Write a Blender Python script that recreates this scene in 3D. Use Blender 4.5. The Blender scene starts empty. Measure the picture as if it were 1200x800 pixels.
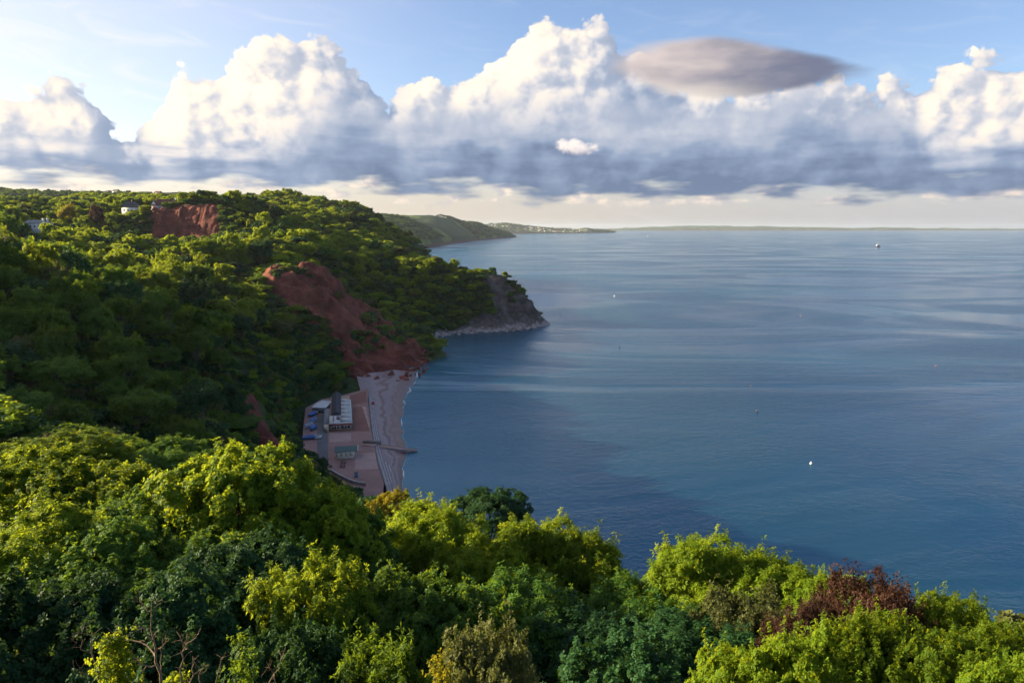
import bpy, bmesh, math, random
import numpy as np
from mathutils import Vector, Matrix, Euler
R = math.radians
random.seed(7)
rng = np.random.default_rng(11)
sc = bpy.context.scene
COL = sc.collection

# ------------------------------------------------------------------ camera
CAM_H = 90.0
PITCH = R(9.5)
cam = bpy.data.cameras.new('camera')
cam.lens = 24.0
cam.sensor_width = 36.0
cam.clip_start = 0.5
cam.clip_end = 120000.0
camo = bpy.data.objects.new('camera', cam)
COL.objects.link(camo)
camo.location = (0, 0, CAM_H)
camo.rotation_euler = (R(90) - PITCH, 0, 0)
sc.camera = camo

SUN_AZ = -80.0     # degrees from the view axis (+Y), negative = to the west side on the left
SUN_EL = 19.5
sdir = Vector((math.sin(R(SUN_AZ)) * math.cos(R(SUN_EL)), math.cos(R(SUN_AZ)) * math.cos(R(SUN_EL)), math.sin(R(SUN_EL))))

# ------------------------------------------------------------------ world
W = bpy.data.worlds.new('World')
sc.world = W
W.use_nodes = True
NT = W.node_tree
NT.nodes.clear()


class NB:
    """small helper to chain nodes"""
    def __init__(s, nt):
        s.nt = nt

    def n(s, typ, **kw):
        nd = s.nt.nodes.new(typ)
        for k, v in kw.items():
            setattr(nd, k, v)
        return nd

    def put(s, sock, v):
        if v is None:
            return
        if isinstance(v, bpy.types.NodeSocket):
            s.nt.links.new(v, sock)
        else:
            if isinstance(v, (tuple, list)) and len(v) == 3 and sock.type == 'RGBA':
                v = (*v, 1.0)
            sock.default_value = v

    def m(s, op, a, b=None, c=None, clamp=False):
        nd = s.n('ShaderNodeMath', operation=op, use_clamp=clamp)
        for i, v in enumerate((a, b, c)):
            s.put(nd.inputs[i], v)
        return nd.outputs[0]

    def vm(s, op, a, b=None, scale=None):
        nd = s.n('ShaderNodeVectorMath', operation=op)
        s.put(nd.inputs[0], a)
        s.put(nd.inputs[1], b)
        if scale is not None:
            s.put(nd.inputs['Scale'], scale)
        return nd.outputs['Value'] if op in ('LENGTH', 'DOT_PRODUCT', 'DISTANCE') else nd.outputs[0]

    def ss(s, v, lo, hi, a=0.0, b=1.0):
        nd = s.n('ShaderNodeMapRange', interpolation_type='SMOOTHSTEP')
        s.put(nd.inputs['Value'], v)
        s.put(nd.inputs['From Min'], lo)
        s.put(nd.inputs['From Max'], hi)
        s.put(nd.inputs['To Min'], a)
        s.put(nd.inputs['To Max'], b)
        return nd.outputs[0]

    def mix(s, f, a, b, blend='MIX'):
        nd = s.n('ShaderNodeMix', data_type='RGBA', blend_type=blend)
        s.put(nd.inputs['Factor'], f)
        s.put(nd.inputs[6], a)
        s.put(nd.inputs[7], b)
        return nd.outputs[2]

    def fmix(s, f, a, b):
        nd = s.n('ShaderNodeMix', data_type='FLOAT')
        s.put(nd.inputs['Factor'], f)
        s.put(nd.inputs[2], a)
        s.put(nd.inputs[3], b)
        return nd.outputs[0]

    def comb(s, x, y, z):
        nd = s.n('ShaderNodeCombineXYZ')
        for i, v in enumerate((x, y, z)):
            s.put(nd.inputs[i], v)
        return nd.outputs[0]

    def noise(s, vec, scale, detail=3.0, rough=0.5, dist=0.0, out='Fac', dims='3D'):
        nd = s.n('ShaderNodeTexNoise', noise_dimensions=dims)
        s.put(nd.inputs['Vector'], vec)
        s.put(nd.inputs['Scale'], scale)
        s.put(nd.inputs['Detail'], detail)
        s.put(nd.inputs['Roughness'], rough)
        s.put(nd.inputs['Distortion'], dist)
        return nd.outputs[out]

    def voro(s, vec, scale, detail=0.0, rough=0.5, lac=2.0, smooth=0.6, feature='SMOOTH_F1', dims='3D', out='Distance'):
        nd = s.n('ShaderNodeTexVoronoi', feature=feature, voronoi_dimensions=dims)
        s.put(nd.inputs['Vector'], vec)
        s.put(nd.inputs['Scale'], scale)
        s.put(nd.inputs['Detail'], detail)
        s.put(nd.inputs['Roughness'], rough)
        s.put(nd.inputs['Lacunarity'], lac)
        if feature == 'SMOOTH_F1':
            s.put(nd.inputs['Smoothness'], smooth)
        return nd.outputs[out]

    def curve(s, v, pts):
        nd = s.n('ShaderNodeFloatCurve')
        s.put(nd.inputs['Value'], v)
        c = nd.mapping.curves[0]
        pts = sorted(pts)
        c.points[0].location = pts[0]
        c.points[1].location = pts[-1]
        for p in pts[1:-1]:
            c.points.new(*p)
        nd.mapping.use_clip = False
        nd.mapping.update()
        return nd.outputs[0]


def pix_dir(px, py):
    u, v = (px - 600) / 800.0, (400 - py) / 800.0
    return Vector((u, math.cos(PITCH) + v * math.sin(PITCH), -math.sin(PITCH) + v * math.cos(PITCH)))


def azel(px, py):
    d = pix_dir(px, py)
    return math.degrees(math.atan2(d.x, d.y)), math.degrees(math.atan2(d.z, math.hypot(d.x, d.y)))


SKY_STR = 0.15


def build_sky():
    b = NB(NT)
    out = b.n('ShaderNodeOutputWorld')
    bg = b.n('ShaderNodeBackground')
    sky = b.n('ShaderNodeTexSky', sky_type='NISHITA')
    sky.sun_disc = False
    sky.sun_elevation = R(SUN_EL)
    sky.sun_rotation = R(SUN_AZ)
    sky.altitude = 50
    sky.air_density = 1.0
    sky.dust_density = 0.8
    sky.ozone_density = 2.0
    d = b.n('ShaderNodeTexCoord').outputs['Generated']
    sep = b.n('ShaderNodeSeparateXYZ')
    b.put(sep.inputs[0], d)
    x, y, z = sep.outputs
    az = b.m('MULTIPLY', b.m('ARCTAN2', x, y), 57.29578)
    hyp = b.m('SQRT', b.m('ADD', b.m('MULTIPLY', x, x), b.m('MULTIPLY', y, y)))
    el = b.m('MULTIPLY', b.m('ARCTAN2', z, hyp), 57.29578)

    # skyline of the cumulus bank, degrees of elevation against azimuth, all the way round
    TOP = [(0, 108), (40, 96), (85, 104), (112, 122), (138, 158), (165, 150), (186, 112), (205, 88), (240, 92), (262, 86), (285, 62), (312, 50), (352, 43), (385, 58), (405, 74),
           (425, 82), (438, 108), (450, 124), (464, 116), (484, 98), (505, 92), (545, 86), (575, 74), (590, 60), (612, 42), (628, 30), (655, 24), (690, 28), (716, 42), (735, 54),
           (770, 78), (830, 104), (900, 104), (960, 100), (1005, 108), (1045, 100), (1075, 108), (1092, 90), (1115, 86), (1140, 74), (1172, 66), (1200, 78)]
    pts = [(azel(px, py)[0], azel(px, py)[1]) for px, py in TOP]
    extra = [(-180, 10), (-160, 7), (-140, 11), (-120, 8.5), (-100, 10), (-80, 7), (-62, 9.5), (-48, 8), (44, 12), (55, 8), (70, 11), (90, 9), (110, 12), (130, 8), (150, 11.5), (165, 9), (180, 10)]
    pts = [((a + 180) / 360.0, e / 20.0) for a, e in pts + extra]

    # how deep the sunlit white of each tower reaches down before the grey-blue body, same way round
    CAPD = [(0, 7.0), (100, 5.0), (186, 7.5), (300, 8.0), (380, 4.5), (440, 2.0), (500, 2.4), (560, 3.0), (610, 5.5), (680, 6.5), (720, 4.0), (770, 2.6), (850, 1.8), (950, 1.2), (1060, 1.8), (1100, 5.5), (1160, 7.0), (1200, 6.0)]
    cpts = [((azel(px, 120)[0] + 180) / 360.0, d_ / 20.0) for px, d_ in CAPD] + [(((a_ + 180) / 360.0), (3.0 + 2.2 * math.sin(a_ * 0.9)) / 20.0) for a_ in (-180, -150, -120, -95, -70, -50, 50, 70, 95, 120, 150, 180)]
    capd = b.m('MULTIPLY', b.curve(b.m('DIVIDE', b.m('ADD', az, 180.0), 360.0), cpts), 20.0)

    def domes(a, e):
        p = b.comb(a, b.m('MULTIPLY', e, 1.15), 0.0)
        w = b.noise(p, 0.5, 2, 0.5, out='Color', dims='2D')
        pw = b.vm('ADD', p, b.vm('SCALE', b.vm('SUBTRACT', w, (0.5, 0.5, 0.5)), scale=0.9))
        acc = 0.36
        for scl, wt, sm in ((0.28, 0.56, 0.25), (0.66, 0.30, 0.2), (1.55, 0.11, 0.3)):
            dv = b.voro(b.vm('ADD', pw, (scl * 7, scl * 3, 0)), scl, smooth=sm, dims='2D')
            acc = b.m('SUBTRACT', acc, b.m('MULTIPLY', b.m('POWER', dv, 1.4), wt))
        return acc, pw

    def fld(da, de):
        a = b.m('ADD', az, da)
        e = b.m('ADD', el, de)
        puff, pw = domes(a, e)
        fine = b.m('SUBTRACT', b.noise(pw, 2.2, 4, 0.52, dims='2D'), 0.5)
        top = b.m('MULTIPLY', b.curve(b.m('DIVIDE', b.m('ADD', a, 180.0), 360.0), pts), 20.0)
        prof = b.m('SUBTRACT', top, e)
        return b.m('ADD', b.m('ADD', prof, b.m('MULTIPLY', puff, 4.2)), b.m('MULTIPLY', fine, 0.62)), prof, puff, fine, pw

    f0, prof, puff, fine, pw = fld(0.0, 0.0)
    f1 = fld(-0.8, 0.55)[0]
    lit = b.ss(b.m('SUBTRACT', f0, f1), -0.55, 1.75)
    tn = b.m('MULTIPLY', b.curve(b.m('DIVIDE', b.m('ADD', az, 176.6), 360.0), pts), 20.0)
    lit2 = b.ss(b.m('ADD', b.m('SUBTRACT', b.m('ADD', prof, el), tn), b.m('MULTIPLY', puff, 2.5)), -3.2, 2.6)
    p = b.comb(az, el, 9.0)
    pl = b.comb(b.m('MULTIPLY', az, 0.22), el, 21.0)     # stretched sideways
    edge = b.noise(pl, 0.9, 3, 0.5, dims='2D')
    soft = b.noise(p, 0.22, 3, 0.5, dims='2D')
    # flat base of the bank
    base = b.m('ADD', b.ss(az, -40.0, 40.0, 3.3, 2.2), b.m('MULTIPLY', b.m('SUBTRACT', edge, 0.5), 4.2))
    hb = b.m('SUBTRACT', el, base)
    alpha = b.m('MULTIPLY', b.ss(f0, 0.0, 0.42), b.ss(hb, -0.5, 0.9))
    west = b.ss(az, -36.0, 4.0, 1.0, 0.0)
    low = b.ss(hb, 0.2, 6.0)
    depth = b.m('DIVIDE', b.m('SUBTRACT', b.m('ADD', f0, b.m('MULTIPLY', b.m('SUBTRACT', soft, 0.5), 5.0)), b.m('MULTIPLY', puff, 3.0)), capd)
    cap = b.ss(depth, 0.35, 1.45, 1.0, 0.0)
    # grey-blue body, smooth, darker toward the base; sunlit cap with shaded hollows
    body = b.m('ADD', b.m('ADD', -0.02, b.m('MULTIPLY', low, 0.36)), b.m('ADD', b.m('MULTIPLY', b.m('SUBTRACT', soft, 0.45), 0.45), b.m('MULTIPLY', west, 0.20)))
    body = b.m('ADD', body, b.m('MULTIPLY', b.m('SUBTRACT', lit, 0.5), 0.10))
    capl = b.m('ADD', b.m('ADD', 0.20, b.m('ADD', b.m('MULTIPLY', lit, 0.52), b.m('MULTIPLY', lit2, 0.28))), b.m('MULTIPLY', b.m('SUBTRACT', soft, 0.5), 0.35))
    L = b.fmix(b.m('MULTIPLY', cap, b.ss(hb, 0.4, 3.6)), body, capl)
    ramp = b.n('ShaderNodeValToRGB')
    el_ = ramp.color_ramp.elements
    el_[0].position = 0.0
    el_[0].color = (0.135, 0.185, 0.295, 1)
    el_[1].position = 1.0
    el_[1].color = (0.94, 0.86, 0.72, 1)
    for pos, c in ((0.2, (0.235, 0.300, 0.43, 1)), (0.40, (0.41, 0.45, 0.54, 1)), (0.62, (0.64, 0.62, 0.63, 1)), (0.82, (0.85, 0.76, 0.66, 1))):
        e2 = el_.new(pos)
        e2.color = c
    b.put(ramp.inputs[0], L)
    ccol = ramp.outputs[0]

    # clear sky: the Sky Texture, with thin high cirrus and a creamy low band
    skyc = b.vm('MULTIPLY', b.vm('SCALE', sky.outputs[0], scale=SKY_STR), (1.02, 1.0, 1.10))
    veil = b.ss(el, 9.0, 0.5)
    skyc = b.mix(b.m('MULTIPLY', veil, 0.8), skyc, b.mix(b.ss(az, -40.0, 40.0), (0.68, 0.55, 0.41), (0.42, 0.42, 0.46)))
    cir = b.noise(b.vm('ADD', b.comb(b.m('MULTIPLY', az, 0.22), b.m('ADD', el, b.m('MULTIPLY', az, 0.12)), 2.0), (0, 0, 0)), 0.75, 6, 0.6, 0.6, dims='2D')
    cirm = b.m('MULTIPLY', b.ss(cir, 0.46, 0.85), b.fmix(b.ss(az, -36.0, -10.0, 1.0, 0.0), 0.08, 0.5))
    skyc = b.mix(cirm, skyc, (0.86, 0.82, 0.80))
    dt_ = b.vm('DOT_PRODUCT', d, tuple(sdir))
    skyc = b.mix(b.m('MULTIPLY', b.ss(dt_, 0.2, 1.0), 0.6), skyc, (0.86, 0.78, 0.68))     # bright air round the sun
    # small low puffs in the clear strip above the horizon
    pp = b.noise(b.comb(b.m('MULTIPLY', az, 0.3), el, 0.0), 0.8, 5, 0.6, dims='2D')
    pm = b.m('MULTIPLY', b.ss(pp, 0.5, 0.66), b.m('MULTIPLY', b.ss(el, 1.2, 2.4), b.ss(el, 7.0, 4.0)))
    pl2 = b.ss(b.noise(p, 0.8, 3, 0.5, dims='2D'), 0.35, 0.65)
    skyc = b.mix(b.m('MULTIPLY', pm, 0.75), skyc, b.mix(pl2, (0.46, 0.44, 0.47), (0.90, 0.74, 0.60)))
    res = b.mix(alpha, skyc, ccol)

    # the lens-shaped cloud and one small bright puff
    ca, ce = azel(862, 82)
    tilt = b.m('SUBTRACT', el, b.m('ADD', ce, b.m('MULTIPLY', b.m('SUBTRACT', az, ca), -0.085)))
    ln = b.noise(b.comb(b.m('MULTIPLY', az, 0.30), el, 5.0), 0.7, 3, 0.5, dims='2D')
    ua = b.m('DIVIDE', b.m('SUBTRACT', az, ca), 9.6)
    ve = b.m('DIVIDE', tilt, b.m('ADD', b.m('MULTIPLY', b.ss(ua, -0.5, 1.1), -1.3), 2.5))
    r2 = b.m('ADD', b.m('ADD', b.m('MULTIPLY', ua, ua), b.m('MULTIPLY', ve, ve)), b.m('ADD', b.m('MULTIPLY', b.m('SUBTRACT', ln, 0.5), 0.5), 0.0))
    la = b.m('MULTIPLY', b.ss(r2, 1.05, 0.5), 0.98)
    llit = b.ss(b.m('ADD', b.m('SUBTRACT', b.m('MULTIPLY', ua, 0.75), b.m('MULTIPLY', ve, 0.30)), b.m('MULTIPLY', b.m('SUBTRACT', ln, 0.5), -1.0)), 0.45, -0.85)
    lcol = b.mix(llit, (0.15, 0.165, 0.24), (0.62, 0.53, 0.50))
    lcol = b.mix(b.m('MULTIPLY', b.ss(ve, -0.15, -0.95), b.ss(ua, 0.55, -0.5)), lcol, (0.74, 0.66, 0.58))
    res = b.mix(la, res, lcol)
    ca, ce = azel(676, 174)
    ua = b.m('DIVIDE', b.m('SUBTRACT', az, ca), 1.75)
    ve = b.m('DIVIDE', b.m('SUBTRACT', el, ce), 0.72)
    r2 = b.m('ADD', b.m('ADD', b.m('MULTIPLY', ua, ua), b.m('MULTIPLY', ve, ve)), b.m('ADD', b.m('MULTIPLY', puff, -2.5), b.m('MULTIPLY', fine, 0.9)))
    res = b.mix(b.m('MULTIPLY', b.ss(r2, 1.1, 0.2), 0.85), res, b.mix(b.ss(ve, -0.9, 0.3), (0.55, 0.50, 0.53), (0.93, 0.83, 0.76)))
    b.put(bg.inputs['Color'], b.vm('SCALE', res, scale=0.43 / SKY_STR))
    bg.inputs['Strength'].default_value = SKY_STR
    NT.links.new(bg.outputs[0], out.inputs[0])
    W.cycles.sampling_method = 'MANUAL'
    W.cycles.sample_map_resolution = 512


build_sky()

# ------------------------------------------------------------------ sun
sl = bpy.data.lights.new('sun', 'SUN')
sl.energy = 5.0
sl.angle = R(0.6)
sl.color = (1.0, 0.81, 0.52)
so = bpy.data.objects.new('sun', sl)
COL.objects.link(so)
so.rotation_euler = (-sdir).to_track_quat('-Z', 'Y').to_euler()

vs = sc.view_settings
vs.view_transform = 'Standard'
vs.look = 'None'
vs.exposure = 1.58
vs.gamma = 1.0
vs.use_curve_mapping = False
sc.cycles.use_denoising = True
sc.cycles.use_adaptive_sampling = True
sc.cycles.adaptive_threshold = 0.02
sc.cycles.max_bounces = 8
sc.cycles.diffuse_bounces = 4
sc.cycles.glossy_bounces = 2
sc.cycles.transmission_bounces = 2
sc.cycles.volume_bounces = 0
sc.cycles.transparent_max_bounces = 6
sc.cycles.caustics_reflective = False
sc.cycles.caustics_refractive = False

# ================================================================== helpers
def at_depth(px, py, D):
    d = pix_dir(px, py)
    t = D / d.y
    return Vector((d.x * t, D, CAM_H + d.z * t))


def at_z(px, py, z):
    d = pix_dir(px, py)
    t = (z - CAM_H) / d.z
    return Vector((d.x * t, d.y * t, z))


def tag(o, label=None, cat=None, group=None, kind=None):
    for k, v in (('label', label), ('category', cat), ('group', group), ('kind', kind)):
        if v:
            o[k] = v
    return o


def link(name, data, parent=None):
    o = bpy.data.objects.new(name, data)
    COL.objects.link(o)
    if parent is not None:
        o.parent = parent
    return o


def empty(name, loc=(0, 0, 0), rz=0.0):
    o = link(name, None)
    o.location = loc
    o.rotation_euler = (0, 0, rz)
    o.empty_display_size = 0.2
    return o


def mesh_np(name, V, F, mat=None, smooth=False, uniform=None):
    """V (n,3), F (m,k) array"""
    me = bpy.data.meshes.new(name)
    V = np.asarray(V, np.float32)
    F = np.asarray(F, np.int32)
    m, k = F.shape
    me.vertices.add(len(V))
    me.vertices.foreach_set('co', V.ravel())
    me.loops.add(m * k)
    me.loops.foreach_set('vertex_index', F.ravel())
    me.polygons.add(m)
    me.polygons.foreach_set('loop_start', np.arange(0, m * k, k, dtype=np.int32))
    if smooth:
        me.polygons.foreach_set('use_smooth', np.ones(m, bool))
    me.update(calc_edges=True)
    me.validate()
    if mat:
        me.materials.append(mat)
    return me


def fattr(me, name, vals):
    a = me.attributes.new(name, 'FLOAT', 'POINT')
    a.data.foreach_set('value', np.asarray(vals, np.float32))


# numpy value noise -------------------------------------------------
_perm = rng.permutation(512)
_vals = rng.random(512) * 2 - 1


def vnoise(x, y, z=0.0):
    x, y = np.asarray(x, float), np.asarray(y, float)
    z = np.zeros_like(x) + z
    xi, yi, zi = np.floor(x).astype(int), np.floor(y).astype(int), np.floor(z).astype(int)
    fx, fy, fz = x - xi, y - yi, z - zi
    s = lambda t: t * t * (3 - 2 * t)
    fx, fy, fz = s(fx), s(fy), s(fz)

    def h(i, j, k):
        return _vals[_perm[(_perm[(_perm[i & 511] + j) & 511] + k) & 511]]
    r = 0
    for dx in (0, 1):
        for dy in (0, 1):
            for dz in (0, 1):
                w = (fx if dx else 1 - fx) * (fy if dy else 1 - fy) * (fz if dz else 1 - fz)
                r = r + w * h(xi + dx, yi + dy, zi + dz)
    return r


def fbm(x, y, z=0.0, o=4, g=0.5):
    r, a = 0.0, 1.0
    for i in range(o):
        r = r + a * vnoise(x + 17.3 * i, y - 9.1 * i, z + 3.3 * i)
        x, y, z = x * 2.03, y * 2.03, z * 2.03
        a *= g
    return r


def sstep(v, a, b):
    t = np.clip((v - a) / (b - a), 0, 1)
    return t * t * (3 - 2 * t)


def poly_dist(x, y, poly):
    """signed distance to a closed polygon in plan, positive inside"""
    P = np.asarray(poly, float)
    Q = np.roll(P, -1, 0)
    x, y = np.asarray(x, float), np.asarray(y, float)
    best = np.full(x.shape, 1e18)
    ins = np.zeros(x.shape, bool)
    for (ax, ay), (bx, by) in zip(P, Q):
        ex, ey = bx - ax, by - ay
        t = np.clip(((x - ax) * ex + (y - ay) * ey) / (ex * ex + ey * ey + 1e-9), 0, 1)
        best = np.minimum(best, (x - ax - t * ex) ** 2 + (y - ay - t * ey) ** 2)
        c = (ay > y) != (by > y)
        ins ^= c & (x < (bx - ax) * (y - ay) / (by - ay + 1e-12) + ax)
    d = np.sqrt(best)
    return np.where(ins, d, -d)


# ================================================================== materials
def material(name):
    m = bpy.data.materials.new(name)
    m.use_nodes = True
    m.node_tree.nodes.clear()
    b = NB(m.node_tree)
    out = b.n('ShaderNodeOutputMaterial')
    p = b.n('ShaderNodeBsdfPrincipled')
    m.node_tree.links.new(p.outputs[0], out.inputs[0])
    return m, b, p, out


def bump(b, p, h, strength=0.5, dist=0.1):
    nd = b.n('ShaderNodeBump')
    nd.inputs['Strength'].default_value = strength
    nd.inputs['Distance'].default_value = dist
    b.put(nd.inputs['Height'], h)
    b.put(p.inputs['Normal'], nd.outputs[0])


def simple(name, col, rough=0.7, var=0.25, scale=1.5, metal=0.0, stretch=(1, 1, 1), relief=0.25):
    m, b, p, out = material(name)
    tc = b.n('ShaderNodeTexCoord').outputs['Object']
    v = b.vm('MULTIPLY', tc, stretch)
    n = b.noise(v, scale, 5, 0.6)
    n2 = b.noise(v, scale * 9, 3, 0.6)
    f = b.m('ADD', b.m('MULTIPLY', n, 0.7), b.m('MULTIPLY', n2, 0.3))
    lo = tuple(c * (1 - var) for c in col)
    hi = tuple(min(1, c * (1 + var)) for c in col)
    b.put(p.inputs['Base Color'], b.mix(b.ss(f, 0.3, 0.7), lo, hi))
    b.put(p.inputs['Roughness'], rough)
    p.inputs['Metallic'].default_value = metal
    bump(b, p, n2, relief, 0.03)
    return m


def geo_pos(b):
    return b.n('ShaderNodeNewGeometry').outputs['Position']


# ================================================================== the land
# control points: (picture x, picture y, distance, height of what stands there)
CP = [
    # shelf of woodland in front of the viewpoint, tops of trees minus their height
    (0, 508, 46, 10), (100, 515, 46, 10), (280, 530, 43, 10), (400, 590, 46, 10), (520, 590, 50, 10), (650, 615, 50, 10), (720, 690, 46, 9),
    (0, 700, 24, 10), (300, 720, 24, 10), (600, 730, 25, 10), (830, 645, 36, 9), (920, 680, 32, 8), (1010, 690, 27, 6), (1120, 715, 26, 7), (1200, 740, 24, 6), (900, 790, 19, 6), (1190, 790, 17, 5),
    (570, 580, 78, 10), (455, 570, 86, 9),
    # hollow behind it
    (0, 455, 100, 9), (60, 470, 112, 9), (130, 490, 115, 9), (230, 510, 110, 9), (320, 540, 110, 8), (330, 550, 150, 6), (260, 480, 165, 7),
    # shaded spur on the west side
    (0, 312, 215, 9), (60, 325, 205, 9), (150, 340, 205, 9), (200, 366, 210, 9), (250, 400, 218, 8), (300, 455, 230, 4), (338, 520, 240, 3),
    (0, 380, 160, 9), (80, 400, 165, 9), (170, 420, 175, 9), (230, 440, 190, 8), 
    (286, 466, 203, 0), (294, 450, 214, 0), (303, 480, 212, 0), (318, 515, 200, 0), (338, 540, 190, 0), (290, 490, 196, 0), (305, 520, 188, 0),
    # behind the spur: sunlit valley up to the houses
    (0, 300, 330, 9), (100, 305, 330, 9), (200, 322, 340, 9), (250, 345, 345, 9), (295, 385, 325, 6), (320, 420, 320, 5), (345, 455, 320, 3),
    (0, 275, 480, 9), (100, 280, 490, 9), (200, 292, 500, 9), (260, 305, 480, 9), (300, 318, 450, 7),
    (0, 258, 640, 9), (100, 258, 640, 9), (50, 240, 820, 8), (150, 238, 840, 8),
    (150, 249, 690, 0), (195, 246, 690, 0), (180, 277, 640, 3), (217, 281, 640, 3), (250, 274, 640, 2), (180, 247, 660, 0), (217, 246, 662, 0), (252, 246, 662, 0),
    (290, 250, 720, 4), (300, 283, 600, 9),
    # landslide
    (310, 318, 452, 0), (330, 350, 432, 0), (372, 318, 480, 0), (345, 325, 478, 0), (400, 345, 490, 0), (450, 380, 485, 0), (485, 402, 472, 0), (380, 395, 420, 0), (420, 420, 425, 0), (350, 400, 385, 4),
    (380, 440, 385, 3), (420, 444, 395, 0), (395, 300, 560, 8),
    # near headland
    (350, 283, 620, 8), (400, 286, 640, 8), (450, 292, 655, 8), (500, 302, 660, 8), (545, 313, 655, 7), (575, 318, 648, 3), (595, 327, 642, 1), (622, 352, 632, 0),
    (420, 330, 575, 8), (470, 340, 590, 8), (520, 345, 605, 8), (420, 362, 530, 7), (470, 375, 545, 5), (510, 378, 570, 4), (560, 368, 600, 3), (590, 372, 610, 1),
    # second ridge behind
    (250, 238, 920, 8), (330, 240, 960, 8), (400, 252, 1000, 8), (450, 270, 1040, 8), (500, 286, 1050, 8),
]
LP = [tuple(p.xy) + (p.z - dz - (2.5 if dz >= 7 and p.y > 95 else 0),) for p, dz in ((at_depth(a, b_, d), t) for a, b_, d, t in CP)]
# shore points, hidden ground and ground beyond the frame, in metres
SHORE = [(110, 95), (75, 100), (40, 108), (10, 130), (-18, 165), (-36, 205)]
SHORE += [tuple(at_z(*q, 0).xy) for q in ((502, 424), (500, 404), (503, 395), (525, 391), (560, 389), (600, 387), (625, 383), (643, 379))]
SHORE += [(20, 655), (-8, 690), (-50, 760), (-85, 850), (-95, 960), (-100, 1060), (-130, 1200)]
LP += [(x, y, 0.0) for x, y in SHORE]
beach_in = [tuple(at_z(*q, 3).xy) for q in ((360, 540), (356, 500), (360, 478), (400, 462), (428, 455))]
LP += [(x, y, 3.0) for x, y in beach_in]
LP += [(-60, 210, 6), (-75, 180, 14), (-50, 160, 22), (-20, 110, 36), (30, 80, 38), (70, 70, 34), (100, 55, 40)]
LP += [(0, -12, 88), (30, -10, 87), (-30, -10, 88), (70, -10, 82), (0, 9, 68), (25, 9, 68), (-25, 9, 68), (-70, 0, 80), (-110, 40, 72), (-140, 90, 78), (-190, 140, 96), (-235, 178, 110), (-300, 195, 110)]  # unseen land out of frame at left is raised to shade the spur
LP += [(-280, 280, 74), (-300, 330, 66), (-330, 420, 72), (-420, 560, 92), (-520, 700, 104), (-640, 700, 108), (-640, 400, 100), (-640, 100, 105), (-350, 130, 116), (-640, 1000, 118), (-560, 900, 114), (-480, 1250, 122), (-300, 1250, 108), (-220, 1150, 98), (-640, 1300, 124), (-640, -20, 95), (-300, -20, 88), (-250, 800, 96), (-180, 720, 74), (-120, 760, 50), (-160, 900, 70)]
SEA_ = [(130, 140), (60, 160), (20, 220), (-10, 280), (-20, 340), (-20, 400), (0, 460), (-5, 510), (-25, 535), (30, 560), (70, 600), (80, 680), (30, 760), (-20, 860), (-40, 1000), (-60, 1200), (130, 60), (130, 400), (130, 900), (60, 1300), (-40, 270), (-45, 350), (-38, 420)]
LP += [(x, y, -9.0) for x, y in SEA_]
LP = np.array(LP)


def tps_fit(P, lam=20.0):
    n = len(P)
    S = 100.0
    xy = P[:, :2] / S
    r2 = ((xy[:, None] - xy[None]) ** 2).sum(-1)
    K = 0.5 * r2 * np.log(r2 + 1e-12) + np.eye(n) * lam / 1e4
    A = np.zeros((n + 3, n + 3))
    A[:n, :n] = K
    A[:n, n] = 1
    A[:n, n + 1:] = xy
    A[n, :n] = 1
    A[n + 1:, :n] = xy.T
    w = np.linalg.solve(A, np.r_[P[:, 2], 0, 0, 0])

    def f(x, y):
        sh = np.shape(x)
        q = np.stack([np.ravel(x), np.ravel(y)], 1) / S
        out = np.empty(len(q))
        for i in range(0, len(q), 20000):
            c = q[i:i + 20000]
            r2 = ((c[:, None] - xy[None]) ** 2).sum(-1)
            out[i:i + 20000] = (0.5 * r2 * np.log(r2 + 1e-12)) @ w[:n] + w[n] + c @ w[n + 1:]
        return out.reshape(sh)
    return f


tps = tps_fit(LP)
GX0, GX1, GY0, GY1, GS = -680.0, 140.0, -30.0, 1340.0, 3.0
gx = np.arange(GX0, GX1 + .1, GS)
gy = np.arange(GY0, GY1 + .1, GS)
GXX, GYY = np.meshgrid(gx, gy)
GZ = tps(GXX, GYY)

# plan outlines of bare ground (traced on the land)
def plan(pts):
    return [tuple(at_depth(*p).xy) for p in pts]


SLIDE = plan([(306, 312, 460), (345, 322, 482), (375, 316, 486), (402, 344, 494), (452, 378, 490), (488, 400, 478), (505, 424, 450), (492, 446, 425), (440, 448, 400), (415, 440, 395), (400, 405, 415), (345, 372, 425), (312, 340, 440)])
QUARRY = plan([(178, 276, 640), (178, 246, 668), (255, 246, 668), (255, 274, 640)])
SCAR = plan([(286, 468, 203), (294, 452, 214), (303, 480, 212), (318, 515, 200), (340, 540, 190), (330, 552, 180), (305, 520, 190), (290, 490, 196)])
ROCK = plan([(540, 312, 656), (575, 316, 652), (600, 330, 648)]) + [(34, 640), (38, 628)] + [tuple(at_z(*q, 0).xy) for q in ((600, 388), (560, 391), (525, 393), (503, 397))] + plan([(515, 380, 573), (560, 372, 603), (585, 362, 612), (560, 335, 635)])
BEACH = [tuple(at_z(*q, 3).xy) for q in ((432, 450), (374, 462), (357, 478), (356, 510), (362, 545), (378, 566))] + [(-72, 215), (-40, 200), (-30, 230), (-38, 300), (-42, 350), (-44, 405), (-52, 405)]

d_slide = poly_dist(GXX, GYY, SLIDE)
d_quarry = poly_dist(GXX, GYY, QUARRY)
d_scar = poly_dist(GXX, GYY, SCAR)
d_rock = poly_dist(GXX, GYY, ROCK)
d_beach = poly_dist(GXX, GYY, BEACH)
hi = sstep(GZ, 1.0, 12.0)
GZ = GZ + hi * (fbm(GXX / 60, GYY / 60, 1.0, 4) * 3.0 + fbm(GXX / 14, GYY / 14, 4.0, 3) * 0.9)
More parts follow.
